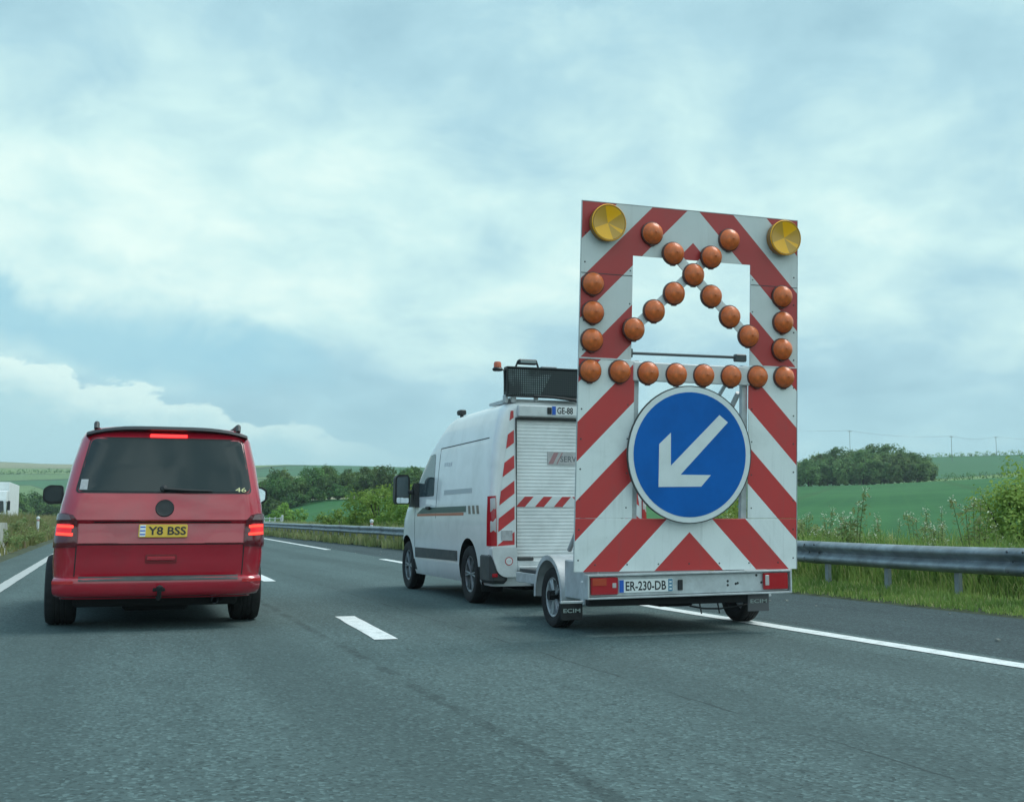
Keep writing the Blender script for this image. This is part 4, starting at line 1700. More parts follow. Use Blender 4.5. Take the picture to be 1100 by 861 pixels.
    for s in (-1, 1):
        rr = MB()
        rr.tube([(s * .66, .52, 1.86), (s * .66, .56, 1.912), (s * .66, 1.0, 1.915), (s * .64, 2.5, 1.915), (s * .63, 2.6, 1.88)], [.022, .026, .02, .02, .02], 8)
        part(rr, 'roof_rail', GREYPL)
        sd = S.side(s)
        part(MB().patch(rounded([(.62, 1.22), (2.9, 1.22), (2.75, 1.68), (.78, 1.68)], .06), sd, .004, rings=5), 'side_window', TINT)
        part(MB().patch(rounded([(2.98, 1.22), (3.65, 1.22), (3.1, 1.68), (2.85, 1.68)], .05), sd, .004, rings=4), 'front_door_window', TINT)
        mm = MB()
        prof = rounded([(0, 1.19), (.17, 1.18), (.235, 1.23), (.235, 1.36), (.17, 1.405), (.02, 1.40)], .03, 4)
        mm.tube([(s * .86, 3.5, 1.2), (s * (MO[s] + .03), 3.5, 1.28)], .04, 8)
        mm.prism([(s * (MO[s] + u), v) for u, v in prof], lambda u, v, q: (u, q, v), 3.42, 3.60)
        mr = part(mm, 'mirror', BLACK)
        g = [(s * (MO[s] + u), v) for u, v in rounded([(.03, 1.215), (.16, 1.21), (.215, 1.245), (.215, 1.345), (.16, 1.38), (.035, 1.38)], .02, 3)]
        part(MB().prism(g, lambda u, v, q: (u, q, v), 3.414, 3.419), 'mirror_glass', CHROME if s > 0 else TINT, mr)
    part(MB().patch(rounded([(-.70, 1.2), (.70, 1.2), (.60, 1.76), (-.60, 1.76)], .06),
                    lambda u, v, o: (u, S.at(v)[2] - S.bowf * (u / S.at(v)[0]) ** 2 + o, v), .006, rings=6), 'windscreen', TINT)
    for s in (-1, 1):
        for y in (.98, 4.0):
            wheel(T, s * .865, y, .335, .28, s, .7, 5)
    return T


red_van()


# ---------------------------------------------------------------- white service van
WX, WY = 5.12, 12.8


def led_mat():
    m = bpy.data.materials.new('led_matrix_black')
    m.use_nodes = True
    nt = m.node_tree
    b = nt.nodes['Principled BSDF']
    tc = nt.nodes.new('ShaderNodeTexCoord')
    s = nt.nodes.new('ShaderNodeSeparateXYZ')
    L(nt, tc.outputs['Object'], s.inputs[0])
    d = []
    for k_ in (0, 2):
        f = math_n(nt, 'FRACT', math_n(nt, 'DIVIDE', math_n(nt, 'ADD', s.outputs[k_], 3.0), .0262))
        d.append(math_n(nt, 'POWER', math_n(nt, 'SUBTRACT', f, .5), 2))
    r = math_n(nt, 'SQRT', math_n(nt, 'ADD', d[0], d[1]))
    dot = math_n(nt, 'SUBTRACT', 1.0, smooth(nt, r, .22, .34))
    # dots in patches of the left part are paler
    n = noise_n(nt, tc.outputs['Object'], 3.0, 3, .6)
    left = math_n(nt, 'LESS_THAN', math_n(nt, 'SUBTRACT', s.outputs[0], math_n(nt, 'MULTIPLY', s.outputs[2], .55)), -1.72)
    pale = math_n(nt, 'MULTIPLY', left, smooth(nt, n, .38, .5))
    amt = math_n(nt, 'ADD', math_n(nt, 'MULTIPLY', pale, .55), .07)
    L(nt, mix_c(nt, math_n(nt, 'MULTIPLY', dot, amt), (.014, .021, .024, 1), (.30, .40, .40, 1)), b.inputs['Base Color'])
    b.inputs['Roughness'].default_value = .6
    return m


def white_van():
    T = thing('white_service_van', 'white high roof service van with roller shutter and red hazard stripes', 'van', (WX, WY, 0))
    z = [.24, .30, .45, .60, .77, 1.0, 1.15, 1.3, 1.62, 1.90, 1.96, 2.0, 2.15, 2.27, 2.34, 2.38, 2.405, 2.415]
    hw = [.95, .975, .995, 1.0, 1.005, 1.005, 1.0, .99, .965, .935, .925, .915, .885, .845, .79, .70, .55, .30]
    yr = [.02, .0, .0, .0, .0, .0, .0, .003, .01, .02, .022, .024, .03, .038, .05, .08, .15, .30]
    yf = [4.45, 4.6, 4.7, 4.72, 4.72, 4.66, 4.50, 4.27, 3.82, 3.42, 3.34, 3.28, 3.04, 2.82, 2.66, 2.5, 2.2, 1.8]
    S = Shape(z, hw, yr, yf, .09, .5, .0, .12)
    body = S.body(z).build('body', [WHITEP, UNDER], T)
    cut = [helper_box(-.68, .68, -.2, .10, .56, 2.19)]
    for y in (.86, 3.96):
        for s in (-1, 1):
            cut.append(helper_cyl(s * .62, s * 1.3, y, .37, .41))
    boolean_cut(body, cut, ((.86, .37), (3.96, .37)), .41, .99)

    def part(mb, name, m, parent=T):
        return mb.build(name, m, parent)
    # roller shutter: slats are profile of one sheet
    sh = MB()
    n = 40
    vs, fs = [], []
    for i in range(n):
        z0 = .56 + (2.19 - .56) * i / n
        dz = (2.19 - .56) / n
        for q, dy in ((.0, .007), (.08, .007), (.15, .0015), (.55, .0), (.95, .002)):
            vs.append((-.677, .055 + dy, z0 + dz * q))
            vs.append((.677, .055 + dy, z0 + dz * q))
    for i in range(len(vs) // 2 - 1):
        fs.append((2 * i, 2 * i + 1, 2 * i + 3, 2 * i + 2))
    sh.add(vs, fs)
    shu = part(sh, 'roller_shutter', SHUTTER)
    bd = MB()
    bd.box(-.677, .677, .047, .0548, 1.15, 1.27)
    ban = part(bd, 'hazard_band', SIGNWHITE, shu)
    hb = MB()
    for i in range(6):
        x0 = -.665 + i * .235
        sgn = 1 if x0 < .1 else -1
        if i < 3:
            q = [(x0, 1.15), (x0 + .11, 1.15), (x0 + .22, 1.27), (x0 + .11, 1.27)]
        else:
            q = [(x0 + .11, 1.15), (x0 + .22, 1.15), (x0 + .11, 1.27), (x0, 1.27)]
        hb.prism(q, lambda u, v, t_: (u, t_, v), .0455, .047)
    part(hb, 'hazard_stripes', HAZRED, ban)
    stk = part(MB().box(-.27, .27, .046, .0545, 1.645, 1.80), 'service_sign', mat('faded_sign', (.50, .48, .48), .5, 0, .1, 10), shu)
    part(text_mb('SERVICE', .06, 1.715, .34, .07, .0445, bold=.015), 'lettering', mat('faded_ink', (.16, .17, .18), .6), stk)
    mk = MB()
    mk.prism([(-.26, 1.655), (-.20, 1.655), (-.13, 1.79), (-.19, 1.79)], lambda u, v, t_: (u, t_, v), .0448, .0458)
    mk.prism([(-.16, 1.655), (-.145, 1.655), (-.075, 1.79), (-.09, 1.79)], lambda u, v, t_: (u, t_, v), .0448, .0458)
    part(mk, 'sign_stripes', mat('faded_red', (.42, .22, .23), .5), stk)
    # frame, black edge, header, step
    fr = MB()
    for s in (-1, 1):
        fr.box(s * .68, s * .668, .004, .055, .56, 2.19)
    fr.box(-.668, .668, .004, .06, 2.165, 2.19)
    part(fr, 'shutter_seal', BLACK)
    hd = MB()
    hd.bbox(-.66, .70, -.028, .03, 2.20, 2.335, .012)
    hdr = part(hd, 'header_rail', WHITEPL)
    lm = MB()
    lm.bbox(-.30, -.25, -.045, -.027, 2.235, 2.315, .012)
    lm.bbox(.29, .34, -.045, -.027, 2.235, 2.315, .012)
    part(lm, 'plate_lamp', BLACK, hdr)
    pl = part(MB().bbox(-.245, .275, -.036, -.0285, 2.225, 2.335, .003), 'number_plate', WPLATE)
    part(MB().box(-.242, -.195, -.0385, -.0365, 2.23, 2.33), 'blue_band', BLUE, pl)
    part(text_mb('GE-88', -.078, 2.28, .20, .078, -.0375, bold=.02), 'lettering', INK, pl)
    # hazard columns on both sides of the shutter
    for s in (-1, 1):
        col = MB()
        def edge(zz):
            return float(np.interp(zz, [.70, 1.2, 2.27], [.905, .885, .735]))
        base = [(s * .70, .72), (s * edge(.72), .72), (s * edge(1.2), 1.2), (s * edge(2.27), 2.27), (s * .70, 2.27)]
        # white reflective ground
        rows = 12
        vs, fs = [], []
        for i in range(rows + 1):
            zz = .70 + (2.27 - .70) * i / rows
            yy = S.at(zz)[1] - .004
            vs += [(s * .70, yy, zz), (s * edge(zz), yy, zz)]
        fs = [(2 * i, 2 * i + 1, 2 * i + 3, 2 * i + 2) for i in range(rows)]
        col.add(vs, fs)
        cp = part(col, 'reflective_column', SIGNWHITE)
        red = MB()
        for k_ in range(6):
            zb = .56 + k_ * .295
            # rises towards the shutter
            pts = []
            def lo(x):
                return zb + (.905 - x) * .75
            for x in (.70, .90):
                pass
            q = []
            for (x, dz) in ((.70, 0), (.70, .15), (.92, .15), (.92, 0)):
                q.append([x, lo(x) + dz])
            # clip the outer edge to the taper
            for p in (q[2], q[3]):
                for it in range(6):
                    p0 = p[0]
                    p[0] = edge(min(2.27, max(.7, p[1])))
                    p[1] += (p0 - p[0]) * .75
            q = [(x, min(2.27, max(.70, zz))) for x, zz in q]
            if q[1][1] - q[0][1] < .01 and q[2][1] - q[3][1] < .01:
                continue
            red.add([(s * x, S.at(zz)[1] - .0065, zz) for x, zz in q], [(0, 1, 2, 3)])
        part(red, 'hazard_stripes', HAZRED, cp)
    bxl = part(MB().bbox(-.86, -.73, -.02, -.0068, .76, .88, .004), 'retro_reflector', STICK)
    # tail lamps wrap the corner
    for s in (-1, 1):
        o = [(s * a, b) for a, b in ((.915, .70), (1.04, .70), (1.03, 1.27), (.925, 1.275))]
        tl = part(MB().patch(o, S.rear, .014, rings=4, dense=.05), 'tail_lamp', LAMPRED)
        o = [(s * a, b) for a, b in ((.925, .86), (.985, .86), (.985, .98), (.925, 1.02))]
        part(MB().patch(o, S.rear, .017, dense=.05), 'clear_lens', LAMPCLEAR, tl)
        o = [(s * a, b) for a, b in ((.927, 1.13), (.985, 1.09), (.985, 1.245), (.930, 1.25))]
        part(MB().patch(o, S.rear, .017, dense=.05), 'clear_lens', LAMPCLEAR, tl)
    # bumper corner pieces, step, tow gear
    for s in (-1, 1):
        bc = MB()
        bc.prism(rounded([(s * .70, .35), (s * .86, .35), (s * .93, .40), (s * 1.0, .60), (s * 1.0, .69), (s * .70, .69)], .03, 4),
                 lambda u, v, q: (u, q, v), -.10, .02)
        part(bc, 'bumper_corner', WHITEPL)
        gc = MB()
        gc.bbox(s * .80, s * 1.015, -.07, .36, .27, .62, .04)
        part(gc, 'bumper_end', GREYPL)
        part(MB().bbox(s * .93, s * .995, -.085, -.072, .35, .39, .004), 'bumper_reflector', LAMPRED)
    sc_ = MB()
    sc_.lathe((-.80, -.1005, .53), (0, -1, 0), [(.048, 0), (.048, .002), (.001, .0022)], 24)
    rd = part(sc_, 'round_sticker', HAZRED)
    part(MB().lathe((-.80, -.1028, .53), (0, -1, 0), [(.038, 0), (.038, .001), (.001, .0012)], 24), 'sticker_face', WPLATE, rd)
    part(text_mb('110', -.80, .53, .05, .028, -.1050, bold=.01), 'lettering', STICK, rd)
    sp_ = MB()
    sp_.bbox(-.70, .70, -.14, .05, .42, .475, .01)
    sp_.bbox(-.70, .70, -.10, .05, .475, .535, .008)
    part(sp_, 'rear_step', WHITEPL)
    for s in (-1, 1):
        part(MB().bbox(s * .69, s * .5, -.11, .04, .537, .575, .01), 'step_bracket', GREYPL)
    tw = MB()
    tw.bbox(-.65, .65, .0, .12, .28, .41, .01)
    tw.bbox(-.12, .12, -.18, .0, .33, .42, .01)
    tw.bbox(-.5, -.35, -.05, .02, .25, .40, .01)
    tw.lathe((0, -.15, .42), (0, 0, 1), [(.02, 0), (.03, .02), (.001, .06)], 10)
    part(tw, 'tow_frame', STEEL)
    ub = MB()
    ub.bbox(-.85, .85, .2, 4.4, .22, .36, .04)
    ub.bbox(-.5, .5, .35, 1.4, .17, .30, .04)
    part(ub, 'underbody', UNDER)
    for s in (-1, 1):
        fl = MB()
        fl.bbox(s * .72, s * .98, .36, .375, .16, .46, .004)
        part(fl, 'mud_flap', UNDER)
    # left and right flank details
    for s in (-1, 1):
        sd = S.side(s)
        part(MB().patch([(1.34, .49), (3.42, .475), (3.42, .615), (1.34, .615)], sd, .016, rings=3, dense=.2), 'side_moulding', GREYPL)
        cr = MB()
        cg = mat('joint_shadow_gap', (.03, .04, .045), .8)
        cr.patch([(.25, 1.955), (2.35, 1.945), (2.35, 1.958), (.25, 1.968)], sd, .002, rings=2)
        part(cr, 'panel_joint', cg)
        cr = MB()
        cr.patch([(2.35, 1.02), (2.362, 1.02), (2.362, 1.955), (2.35, 1.955)], sd, .002, rings=2)
        part(cr, 'panel_joint', cg)
        cr = MB()
        cr.patch([(3.48, .62), (3.492, .62), (3.492, 1.25), (3.48, 1.25)], sd, .002, rings=2)
        part(cr, 'panel_joint', cg)
        rg = MB()
        rg.patch([(.75, 1.325), (2.0, 1.325), (2.0, 1.385), (.75, 1.385)], sd, .003, rings=2)
        part(rg, 'door_track', mat('track_grey', (.45, .49, .5), .5))
        gb = part(MB().patch([(.95, 1.095), (3.35, 1.085), (3.05, 1.165), (.95, 1.17)], sd, .003, rings=3, dense=.2), 'green_band', GREEN)
        part(MB().patch([(1.05, 1.055), (3.35, 1.05), (3.35, 1.082), (1.05, 1.09)], sd, .003, rings=3, dense=.2), 'orange_band', ORBAND)
        ch = MB()
        for i_ in range(3):
            y0 = .40 + i_ * .17
            ch.patch([(y0, 1.07), (y0 + .09, 1.07), (y0 + .13, 1.17), (y0 + .04, 1.17)], sd, .003, rings=2)
        part(ch, 'band_chevrons', ORBAND if s > 0 else mat('band_brown', (.20, .16, .12), .5))
        wn = MB().patch(rounded([(2.50, 1.32), (3.62, 1.32), (3.12, 1.87), (2.60, 1.90)], .06), sd, .004, rings=5)
        part(wn, 'door_window', GREYGLASS)
        wf = MB()
        wf.patch([(3.60, 1.27), (3.68, 1.27), (3.12, 1.90), (3.06, 1.90)], sd, .006, rings=3)
        part(wf, 'window_pillar', BLACK)
        hd_ = MB()
        hd_.bbox(s * 1.005, s * 1.035, 2.62, 2.80, 1.14, 1.18, .01)
        part(hd_, 'door_handle', BLACK)
        mm = MB()
        mm.bbox(s * 1.04, s * 1.13, 3.36, 3.50, 1.36, 1.42, .02)
        mm.prism([(3.25, 1.18), (3.62, 1.18), (3.50, 1.42), (3.34, 1.52)], lambda u, v, q: (q, u, v), s * .965, s * 1.06)
        pr = rounded([(0, 1.22), (.20, 1.22), (.22, 1.30), (.21, 1.60), (.17, 1.64), (.03, 1.64), (0, 1.58)], .03, 4)
        mm.prism([(s * (1.10 + u), v) for u, v in pr], lambda u, v, q: (u, q, v), 3.40, 3.54)
        mr = part(mm, 'mirror', BLACK)
        g = [(s * (1.10 + u), v) for u, v in rounded([(.02, 1.33), (.195, 1.33), (.19, 1.60), (.03, 1.615)], .02, 3)]
        part(MB().prism(g, lambda u, v, q: (u, q, v), 3.392, 3.398), 'mirror_glass', GREYGLASS, mr)
        g = [(s * (1.10 + u), v) for u, v in rounded([(.02, 1.235), (.195, 1.235), (.195, 1.315), (.02, 1.315)], .02, 3)]
        part(MB().prism(g, lambda u, v, q: (u, q, v), 3.392, 3.398), 'wide_mirror_glass', CHROME, mr)
        for y in (.86, 3.96):
            wheel(T, s * .89, y, .345, .215, s, .64, 6, rimmat=mat('steel_wheel', (.20, .22, .23), .5, .5, .2, 10))
    part(MB().patch(rounded([(-.80, 1.34), (.80, 1.34), (.68, 1.95), (-.68, 1.95)], .06),
                    lambda u, v, o: (u, S.at(v)[2] - S.bowf * (u / S.at(v)[0]) ** 2 + o, v), .006, rings=6), 'windscreen', TINT)
    # faint lettering block on the flank
    lt = MB()
    sd = S.side(-1)
    for i_, (a, b) in enumerate(((2.05, 1.70), (1.95, 1.70), (1.85, 1.695), (1.75, 1.695))):
        lt.patch([(a, b), (a + .06, b), (a + .06, b + .05), (a, b + .05)], sd, .003, rings=1)
    part(lt, 'faded_marking', mat('faded_marking', (.58, .62, .64), .5))
    # equipment on the roof
    rk = MB()
    rk.bbox(-.80, -.76, .05, .14, 2.36, 2.46, .008)
    rk.bbox(-.42, -.38, .06, .12, 2.39, 2.47, .005)
    rk.bbox(.5, .54, .06, .12, 2.39, 2.47, .005)
    rk.bbox(-.78, .80, .10, .22, 2.385, 2.415, .008)
    rk.prism([(.05, 2.37), (.9, 2.40), (.9, 2.43), (.05, 2.43)], lambda u, v, q: (q, u, v), -.72, -.66)
    part(rk, 'roof_bracket', GALV)
    cb = MB()
    cb.tube([(-.45, .03, 2.45), (-.2, .0, 2.44), (.05, .0, 2.415), (.12, .02, 2.40)], .018, 6)
    part(cb, 'cable', BLACK)
    bo = MB()
    bo.bbox(-.775, .80, .02, .12, 2.452, 2.775, .012)
    brd = part(bo, 'message_board', led_mat())
    fm = MB()
    for (a, b, c_, d_) in ((-.785, .81, 2.440, 2.454), (-.785, .81, 2.773, 2.79)):
        fm.box(a, b, .008, .13, c_, d_)
    for x in (-.79, .80):
        fm.box(x, x + .014, .008, .13, 2.454, 2.773)
    part(fm, 'board_frame', BLACK, brd)
    fl = MB()
    q = rounded([(-.655, 2.80), (-.385, 2.79), (-.39, 2.875), (-.41, 2.885), (-.62, 2.89), (-.64, 2.875)], .02, 3)
    fl.bbox(-.63, -.40, .03, .11, 2.825, 2.885, .012)
    fl.tube([(-.63, .07, 2.865), (-.66, .07, 2.79)], .012, 6)
    fl.tube([(-.40, .07, 2.865), (-.375, .07, 2.79)], .012, 6)
    fd = part(fl, 'floodlight', BLACK)
    part(MB().bbox(-.612, -.418, .024, .0295, 2.838, 2.872, .002), 'lamp_glass', mat('flood_glass', (.22, .27, .27), .2), fd)
    part(MB().bbox(-.34, -.15, .04, .10, 2.79, 2.81, .004), 'board_lug', STEEL, brd)
    bq = MB()
    bq.tube([(-.79, .07, 2.50), (-.80, .07, 2.745), (-.87, .07, 2.755)], .014, 6)
    bq.lathe((-.885, .07, 2.735), (0, 0, 1), [(.001, 0), (.05, .0), (.065, .02), (.05, .04), (.001, .045)], 16)
    bk = part(bq, 'beacon', BLACK)
    part(MB().lathe((-.885, .07, 2.775), (0, 0, 1), [(.045, 0), (.046, .05), (.036, .068), (.001, .072)], 16), 'beacon_lens', mat('beacon_orange', (.55, .10, .03), .25, coat=.4), bk)
    cm = MB()
    cm.tube([(-.66, 2.30, 2.30), (-.66, 2.30, 2.42)], .025, 8)
    cm.bbox(-.71, -.61, 2.24, 2.38, 2.41, 2.48, .015)
    cm.tube([(-.70, 2.24, 2.45), (-.70, 2.18, 2.44)], .028, 8)
    part(cm, 'roof_camera', BLACK)
    return T


white_van()


# ---------------------------------------------------------------- arrow board trailer
def trailer():
    T = thing('sign_trailer', 'trailer carrying a tall red and white striped warning board with amber lamps', 'trailer', (4.842, 9.3, 0))
    # the board leans a little backwards over the bar: its frame is turned about the lower edge
    P = bpy.data.objects.new('warning_board', None)
    COL.objects.link(P)
    P.parent = T
    P.location = (0, 0, .555)
    P.rotation_euler = (R(3.4), 0, 0)

    def fit(u, v):
        X, Z = 4.842 + u + .031 * v, v + .555
        t = math.tan(R(3.4))
        y = (9.3 - t * (1 - .555)) / (1 + t * (Z - 1) / 9.3)
        return X / 9.3 * y - 4.842, (1 + (Z - 1) / 9.3 * y - .555) / math.cos(R(3.4))

    def part(mb, name, m, parent=T):
        flat = parent is P or (parent.parent is P and parent.name.split('.')[0] not in ('amber_lamp', 'yellow_flasher'))
        if flat and name not in ('amber_lamp', 'yellow_flasher'):
            def xf(p):
                q = fit(p[0], p[2])
                return (q[0], p[1], q[1])
            return mb.build(name, m, parent, xf=xf)
        return mb.build(name, m, parent)
    LOW = stripe_mat('lower_chevrons', 0.0, .676)
    TOP = stripe_mat('upper_chevrons', 2.565, .688, .80)
    W = 1.093
    th = .012

    def plate(name, x0, x1, z0, z1, m, parent=P, y0=0.0):
        return part(MB().bbox(x0, x1, y0, y0 + th, z0, z1, .003), name, m, parent)
    # lower board and columns
    plate('lower_board', -W, W, 0, .455, LOW)
    plate('left_column', -W, -.560, .458, 1.845, LOW)
    plate('right_column', .585, W, .458, 1.845, LOW)
    # upper board as one frame with an opening
    mb = MB()
    o = [(-W, 1.850), (W, 1.850), (W, 3.245), (-W, 3.245)]
    i_ = [(-.596, 1.853), (.597, 1.853), (.597, 2.79), (-.596, 2.79)]
    vs = []
    for yy in (0, th):
        vs += [(x, yy, zz) for x, zz in o] + [(x, yy, zz) for x, zz in i_]
    fs = []
    o = [(-W, 1.850), (-.596, 1.850), (-.596, 2.79), (.597, 2.79), (.597, 1.850), (W, 1.850), (W, 3.245), (-W, 3.245)]
    mb.prism(o, lambda u, v, q: (u, q, v), 0, th)
    part(mb, 'upper_board', TOP, P)
    # aluminium edging seen as a thin side
    ed = MB()
    for s in (-1, 1):
        ed.box(s * (W + .001), s * (W + .006), -.002, .012, .0, 3.245)
    ed.box(-W - .006, W + .006, -.002, .012, 3.247, 3.253)
    part(ed, 'board_edging', GALV, P)
    for s, a, b in ((-1, -W, -.60), (1, .60, W)):
        part(MB().box(a, b, -.0025, -.0005, 2.60, 2.606), 'board_joint', GREYPL, P)
    part(MB().box(-W, -.72, -.006, -.001, 1.842, 1.854), 'hinge_strip', WHITEPL, P)
    part(MB().box(.72, W, -.006, -.001, 1.842, 1.854), 'hinge_strip', WHITEPL, P)
    rv = MB()
    rr_ = random.Random(3)
    for s in (-1, 1):
        for zz in np.arange(.1, 3.2, .26):
            rv.lathe((s * (W - .035), -.0005, zz), (0, -1, 0), [(.008, 0), (.006, .004), (.001, .005)], 8)
        for zz in np.arange(.55, 2.75, .3):
            rv.lathe((s * .62, -.0005, zz), (0, -1, 0), [(.007, 0), (.005, .004), (.001, .005)], 8)
    for x in np.arange(-.9, .95, .3):
        rv.lathe((x, -.0005, .06), (0, -1, 0), [(.008, 0), (.006, .004), (.001, .005)], 8)
    part(rv, 'rivets', GREYPL, P)
    # lamp strip across the middle
    st = MB()
    st.bbox(-.575, .595, -.012, .03, 1.665, 1.835, .008)
    part(st, 'lamp_rail', WHITEPL, P)
    # crossed lamp arms
    am = MB()
    for (x0, z0, x1, z1) in ((-.24, 2.86, .59, 2.08), (.19, 2.86, -.63, 2.09)):
        d = Vector((x1 - x0, 0, z1 - z0))
        n = Vector((-d.z, 0, d.x)).normalized() * .045
        q = [(x0 - n.x, z0 - n.z), (x1 - n.x, z1 - n.z), (x1 + n.x, z1 + n.z), (x0 + n.x, z0 + n.z)]
        yy = -.035 if x1 > 0 else -.02
        am.prism(q, lambda u, v, t_: (u, t_, v), yy, yy + .012)
    part(am, 'lamp_arm', SIGNWHITE, P)
    # lamps
    LP = [(-.984, 2.506), (-.978, 2.251), (-.981, 2.005), (.921, 2.511), (.932, 2.267), (.923, 2.014), (-.419, 3.001), (.361, 3.004),
          (-.222, 2.829), (.162, 2.824), (-.015, 2.648), (-.207, 2.465), (-.402, 2.293), (-.598, 2.119), (.167, 2.463), (.358, 2.286), (.552, 2.117),
          (-.992, 1.735), (-.711, 1.739), (-.438, 1.738), (-.16, 1.736), (.114, 1.739), (.392, 1.742), (.665, 1.749), (.943, 1.756)]
    lm = MB()
    rad = .095
    prof = [(rad, -.01), (rad, .012)] + [(rad * (.955 + (.018 if i % 2 else -.012)) * math.cos(a), .014 + .075 * math.sin(a)) for i, a in enumerate(np.linspace(0, PI / 2 * .97, 21))]
    lm.lathe((0, 0, 0), (0, -1, 0), prof, 24)
    lm.lathe((0, 0, 0), (0, -1, 0), [(.012, .088), (.011, .094), (.001, .097)], 8)
    l0 = part(lm, 'amber_lamp', ORANGE, P)
    rg = MB()
    rg.lathe((0, 0, 0), (0, -1, 0), [(rad * 1.03, -.03), (rad * 1.10, -.02), (rad * 1.10, .004), (rad * 1.0, .010)], 24)
    rg.bbox(-.022, .022, -.012, .02, -rad * 1.16, -rad * 1.02, .004)
    r0 = part(rg, 'lamp_ring', ORING, l0)
    for i, (u, v) in enumerate(LP):
        u, v = fit(u, v)
        if i == 0:
            l = l0
        else:
            l = l0.copy()
            COL.objects.link(l)
            l.parent = P
            rr = r0.copy()
            COL.objects.link(rr)
            rr.parent = l
        l.location = (u, -.045 if (8 <= i <= 16) else -.015, v)
    # big yellow flashers
    for i, (u, v) in enumerate(((-.872, 3.051), (.915, 3.058))):
        u, v = fit(u, v)
        y0 = -.03
        f = MB()
        f.lathe((0, 0, 0), (0, -1, 0), [(.12, -.03), (.155, -.02), (.160, .05), (.152, .062), (.146, .060)], 32)
        fo = part(f, 'yellow_flasher', mat('flasher_body', (.32, .15, .03), .4), P)
        fo.location = (u, y0, v)
        g = MB()
        n = 48
        rr = [0.0, .05, .10, .146]
        vs = [(0, -.030, 0)]
        for q in rr[1:]:
            for k in range(n):
                a = 2 * PI * k / n
                vs.append((q * math.cos(a), -.030 - .030 * (q / .146) ** 1.4, q * math.sin(a)))
        fs, ms = [], []
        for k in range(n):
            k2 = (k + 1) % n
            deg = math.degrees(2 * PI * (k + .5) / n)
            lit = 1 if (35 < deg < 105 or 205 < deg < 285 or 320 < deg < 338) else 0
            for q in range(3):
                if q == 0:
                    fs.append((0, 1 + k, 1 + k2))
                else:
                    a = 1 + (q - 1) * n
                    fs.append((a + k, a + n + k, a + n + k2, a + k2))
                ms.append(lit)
        for ff, mm in zip(fs, ms):
            pass
        o_ = len(g.v)
        g.v += vs
        g.f += fs
        g.m += ms
        g.s += [False] * len(fs)
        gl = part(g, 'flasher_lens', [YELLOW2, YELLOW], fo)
        rgn = MB()
        rgn.lathe((0, 0, 0), (0, -1, 0), [(.144, .05), (.156, .064), (.162, .055)], 32)
        part(rgn, 'flasher_rim', YELLOW, fo)
    # actuator rod in the opening
    rod = MB()
    rod.tube([(-.575, .06, 1.915), (.50, .06, 1.925)], .013, 8)
    rod.bbox(.47, .585, .03, .09, 1.885, 1.955, .01)
    rod.bbox(-.59, -.565, .03, .08, 1.875, 1.955, .005)
    part(rod, 'actuator_rod', mat('rod_grey', (.06, .075, .08), .5), P)
    bk = MB()
    for x in (-.53, .565):
        bk.bbox(x - .03, x + .03, .035, .085, .2, 1.85, .004)
    for zz in (.70, 1.32):
        bk.bbox(-.56, .60, .09, .12, zz - .025, zz + .025, .004)
    bk.bbox(-.57, .595, .035, .085, 1.70, 1.80, .004)
    bk.tube([(.43, .12, 1.70), (.32, .4, 1.3), (.2, .9, .7)], .018, 6)
    part(bk, 'back_frame', GALV, P)
    tr = MB()
    for x in (-.5, .53):
        tr.tube([(x, .09, 1.6), (x, 1.6, .05)], .025, 8)
    part(tr, 'board_stay', GALV, P)
    # blue sign
    sg = MB()
    C_ = (-.042, 1.025)
    sg.lathe((C_[0], -.075, C_[1]), (0, -1, 0), [(.56, -.02), (.603, -.02), (.606, .0), (.600, .006), (.001, .006)], 64)
    sig = part(sg, 'round_sign', SIGNWHITE, P)
    part(MB().lathe((C_[0], -.0815, C_[1]), (0, -1, 0), [(.553, 0), (.553, .002), (.001, .0021)], 64), 'blue_face', SIGNBLUE, sig)
    part(MB().lathe((C_[0], -.06, C_[1]), (0, -1, 0), [(.602, .0), (.611, .0), (.611, .02), (.602, .02)], 64), 'sign_edge', GREYPL, sig)
    ar = MB()
    q = [(-.352, .735), (.065, .742), (.160, .845), (-.140, .845), (.325, 1.318), (.240, 1.382), (-.236, .922), (-.240, 1.212), (-.352, 1.110)]
    ar.prism(q, lambda u, v, t_: (u, t_, v), -.0865, -.0840)
    part(ar, 'arrow', SIGNWHITE, sig)
    br = MB()
    for zz in (.72, 1.33):
        br.bbox(-.5, .5, -.05, .03, zz - .02, zz + .02, .004)
    part(br, 'sign_bracket', GALV, sig)
    # rear light bar
    tl_ = lambda p: (p[0], p[1], p[2] + .010 * p[0])

    def lpart(mb, name, m, parent=T):
        return mb.build(name, m, parent, xf=tl_)
    rb = MB()
    rb.bbox(-.975, .975, -.04, .02, .355, .525, .006)
    rb.bbox(-.99, .99, -.075, .03, .527, .545, .004)
    rb.bbox(-.99, .99, -.075, .03, .335, .352, .004)
    for x in (-.995, .985):
        rb.bbox(x - .004, x + .012, -.075, .03, .335, .545, .003)
    bar = lpart(rb, 'rear_light_bar', GALV)
    hl = MB()
    for x, zz in ((.36, .455), (.44, .43), (.46, .435), (.70, .435), (.36, .42), (.65, .50)):
        hl.lathe((x, -.0405, zz), (0, -1, 0), [(.012, 0), (.001, .001)], 8)
    hl.bbox(-.135, -.09, -.055, -.041, .39, .48, .008)
    lpart(hl, 'bar_holes', BLACK, bar)
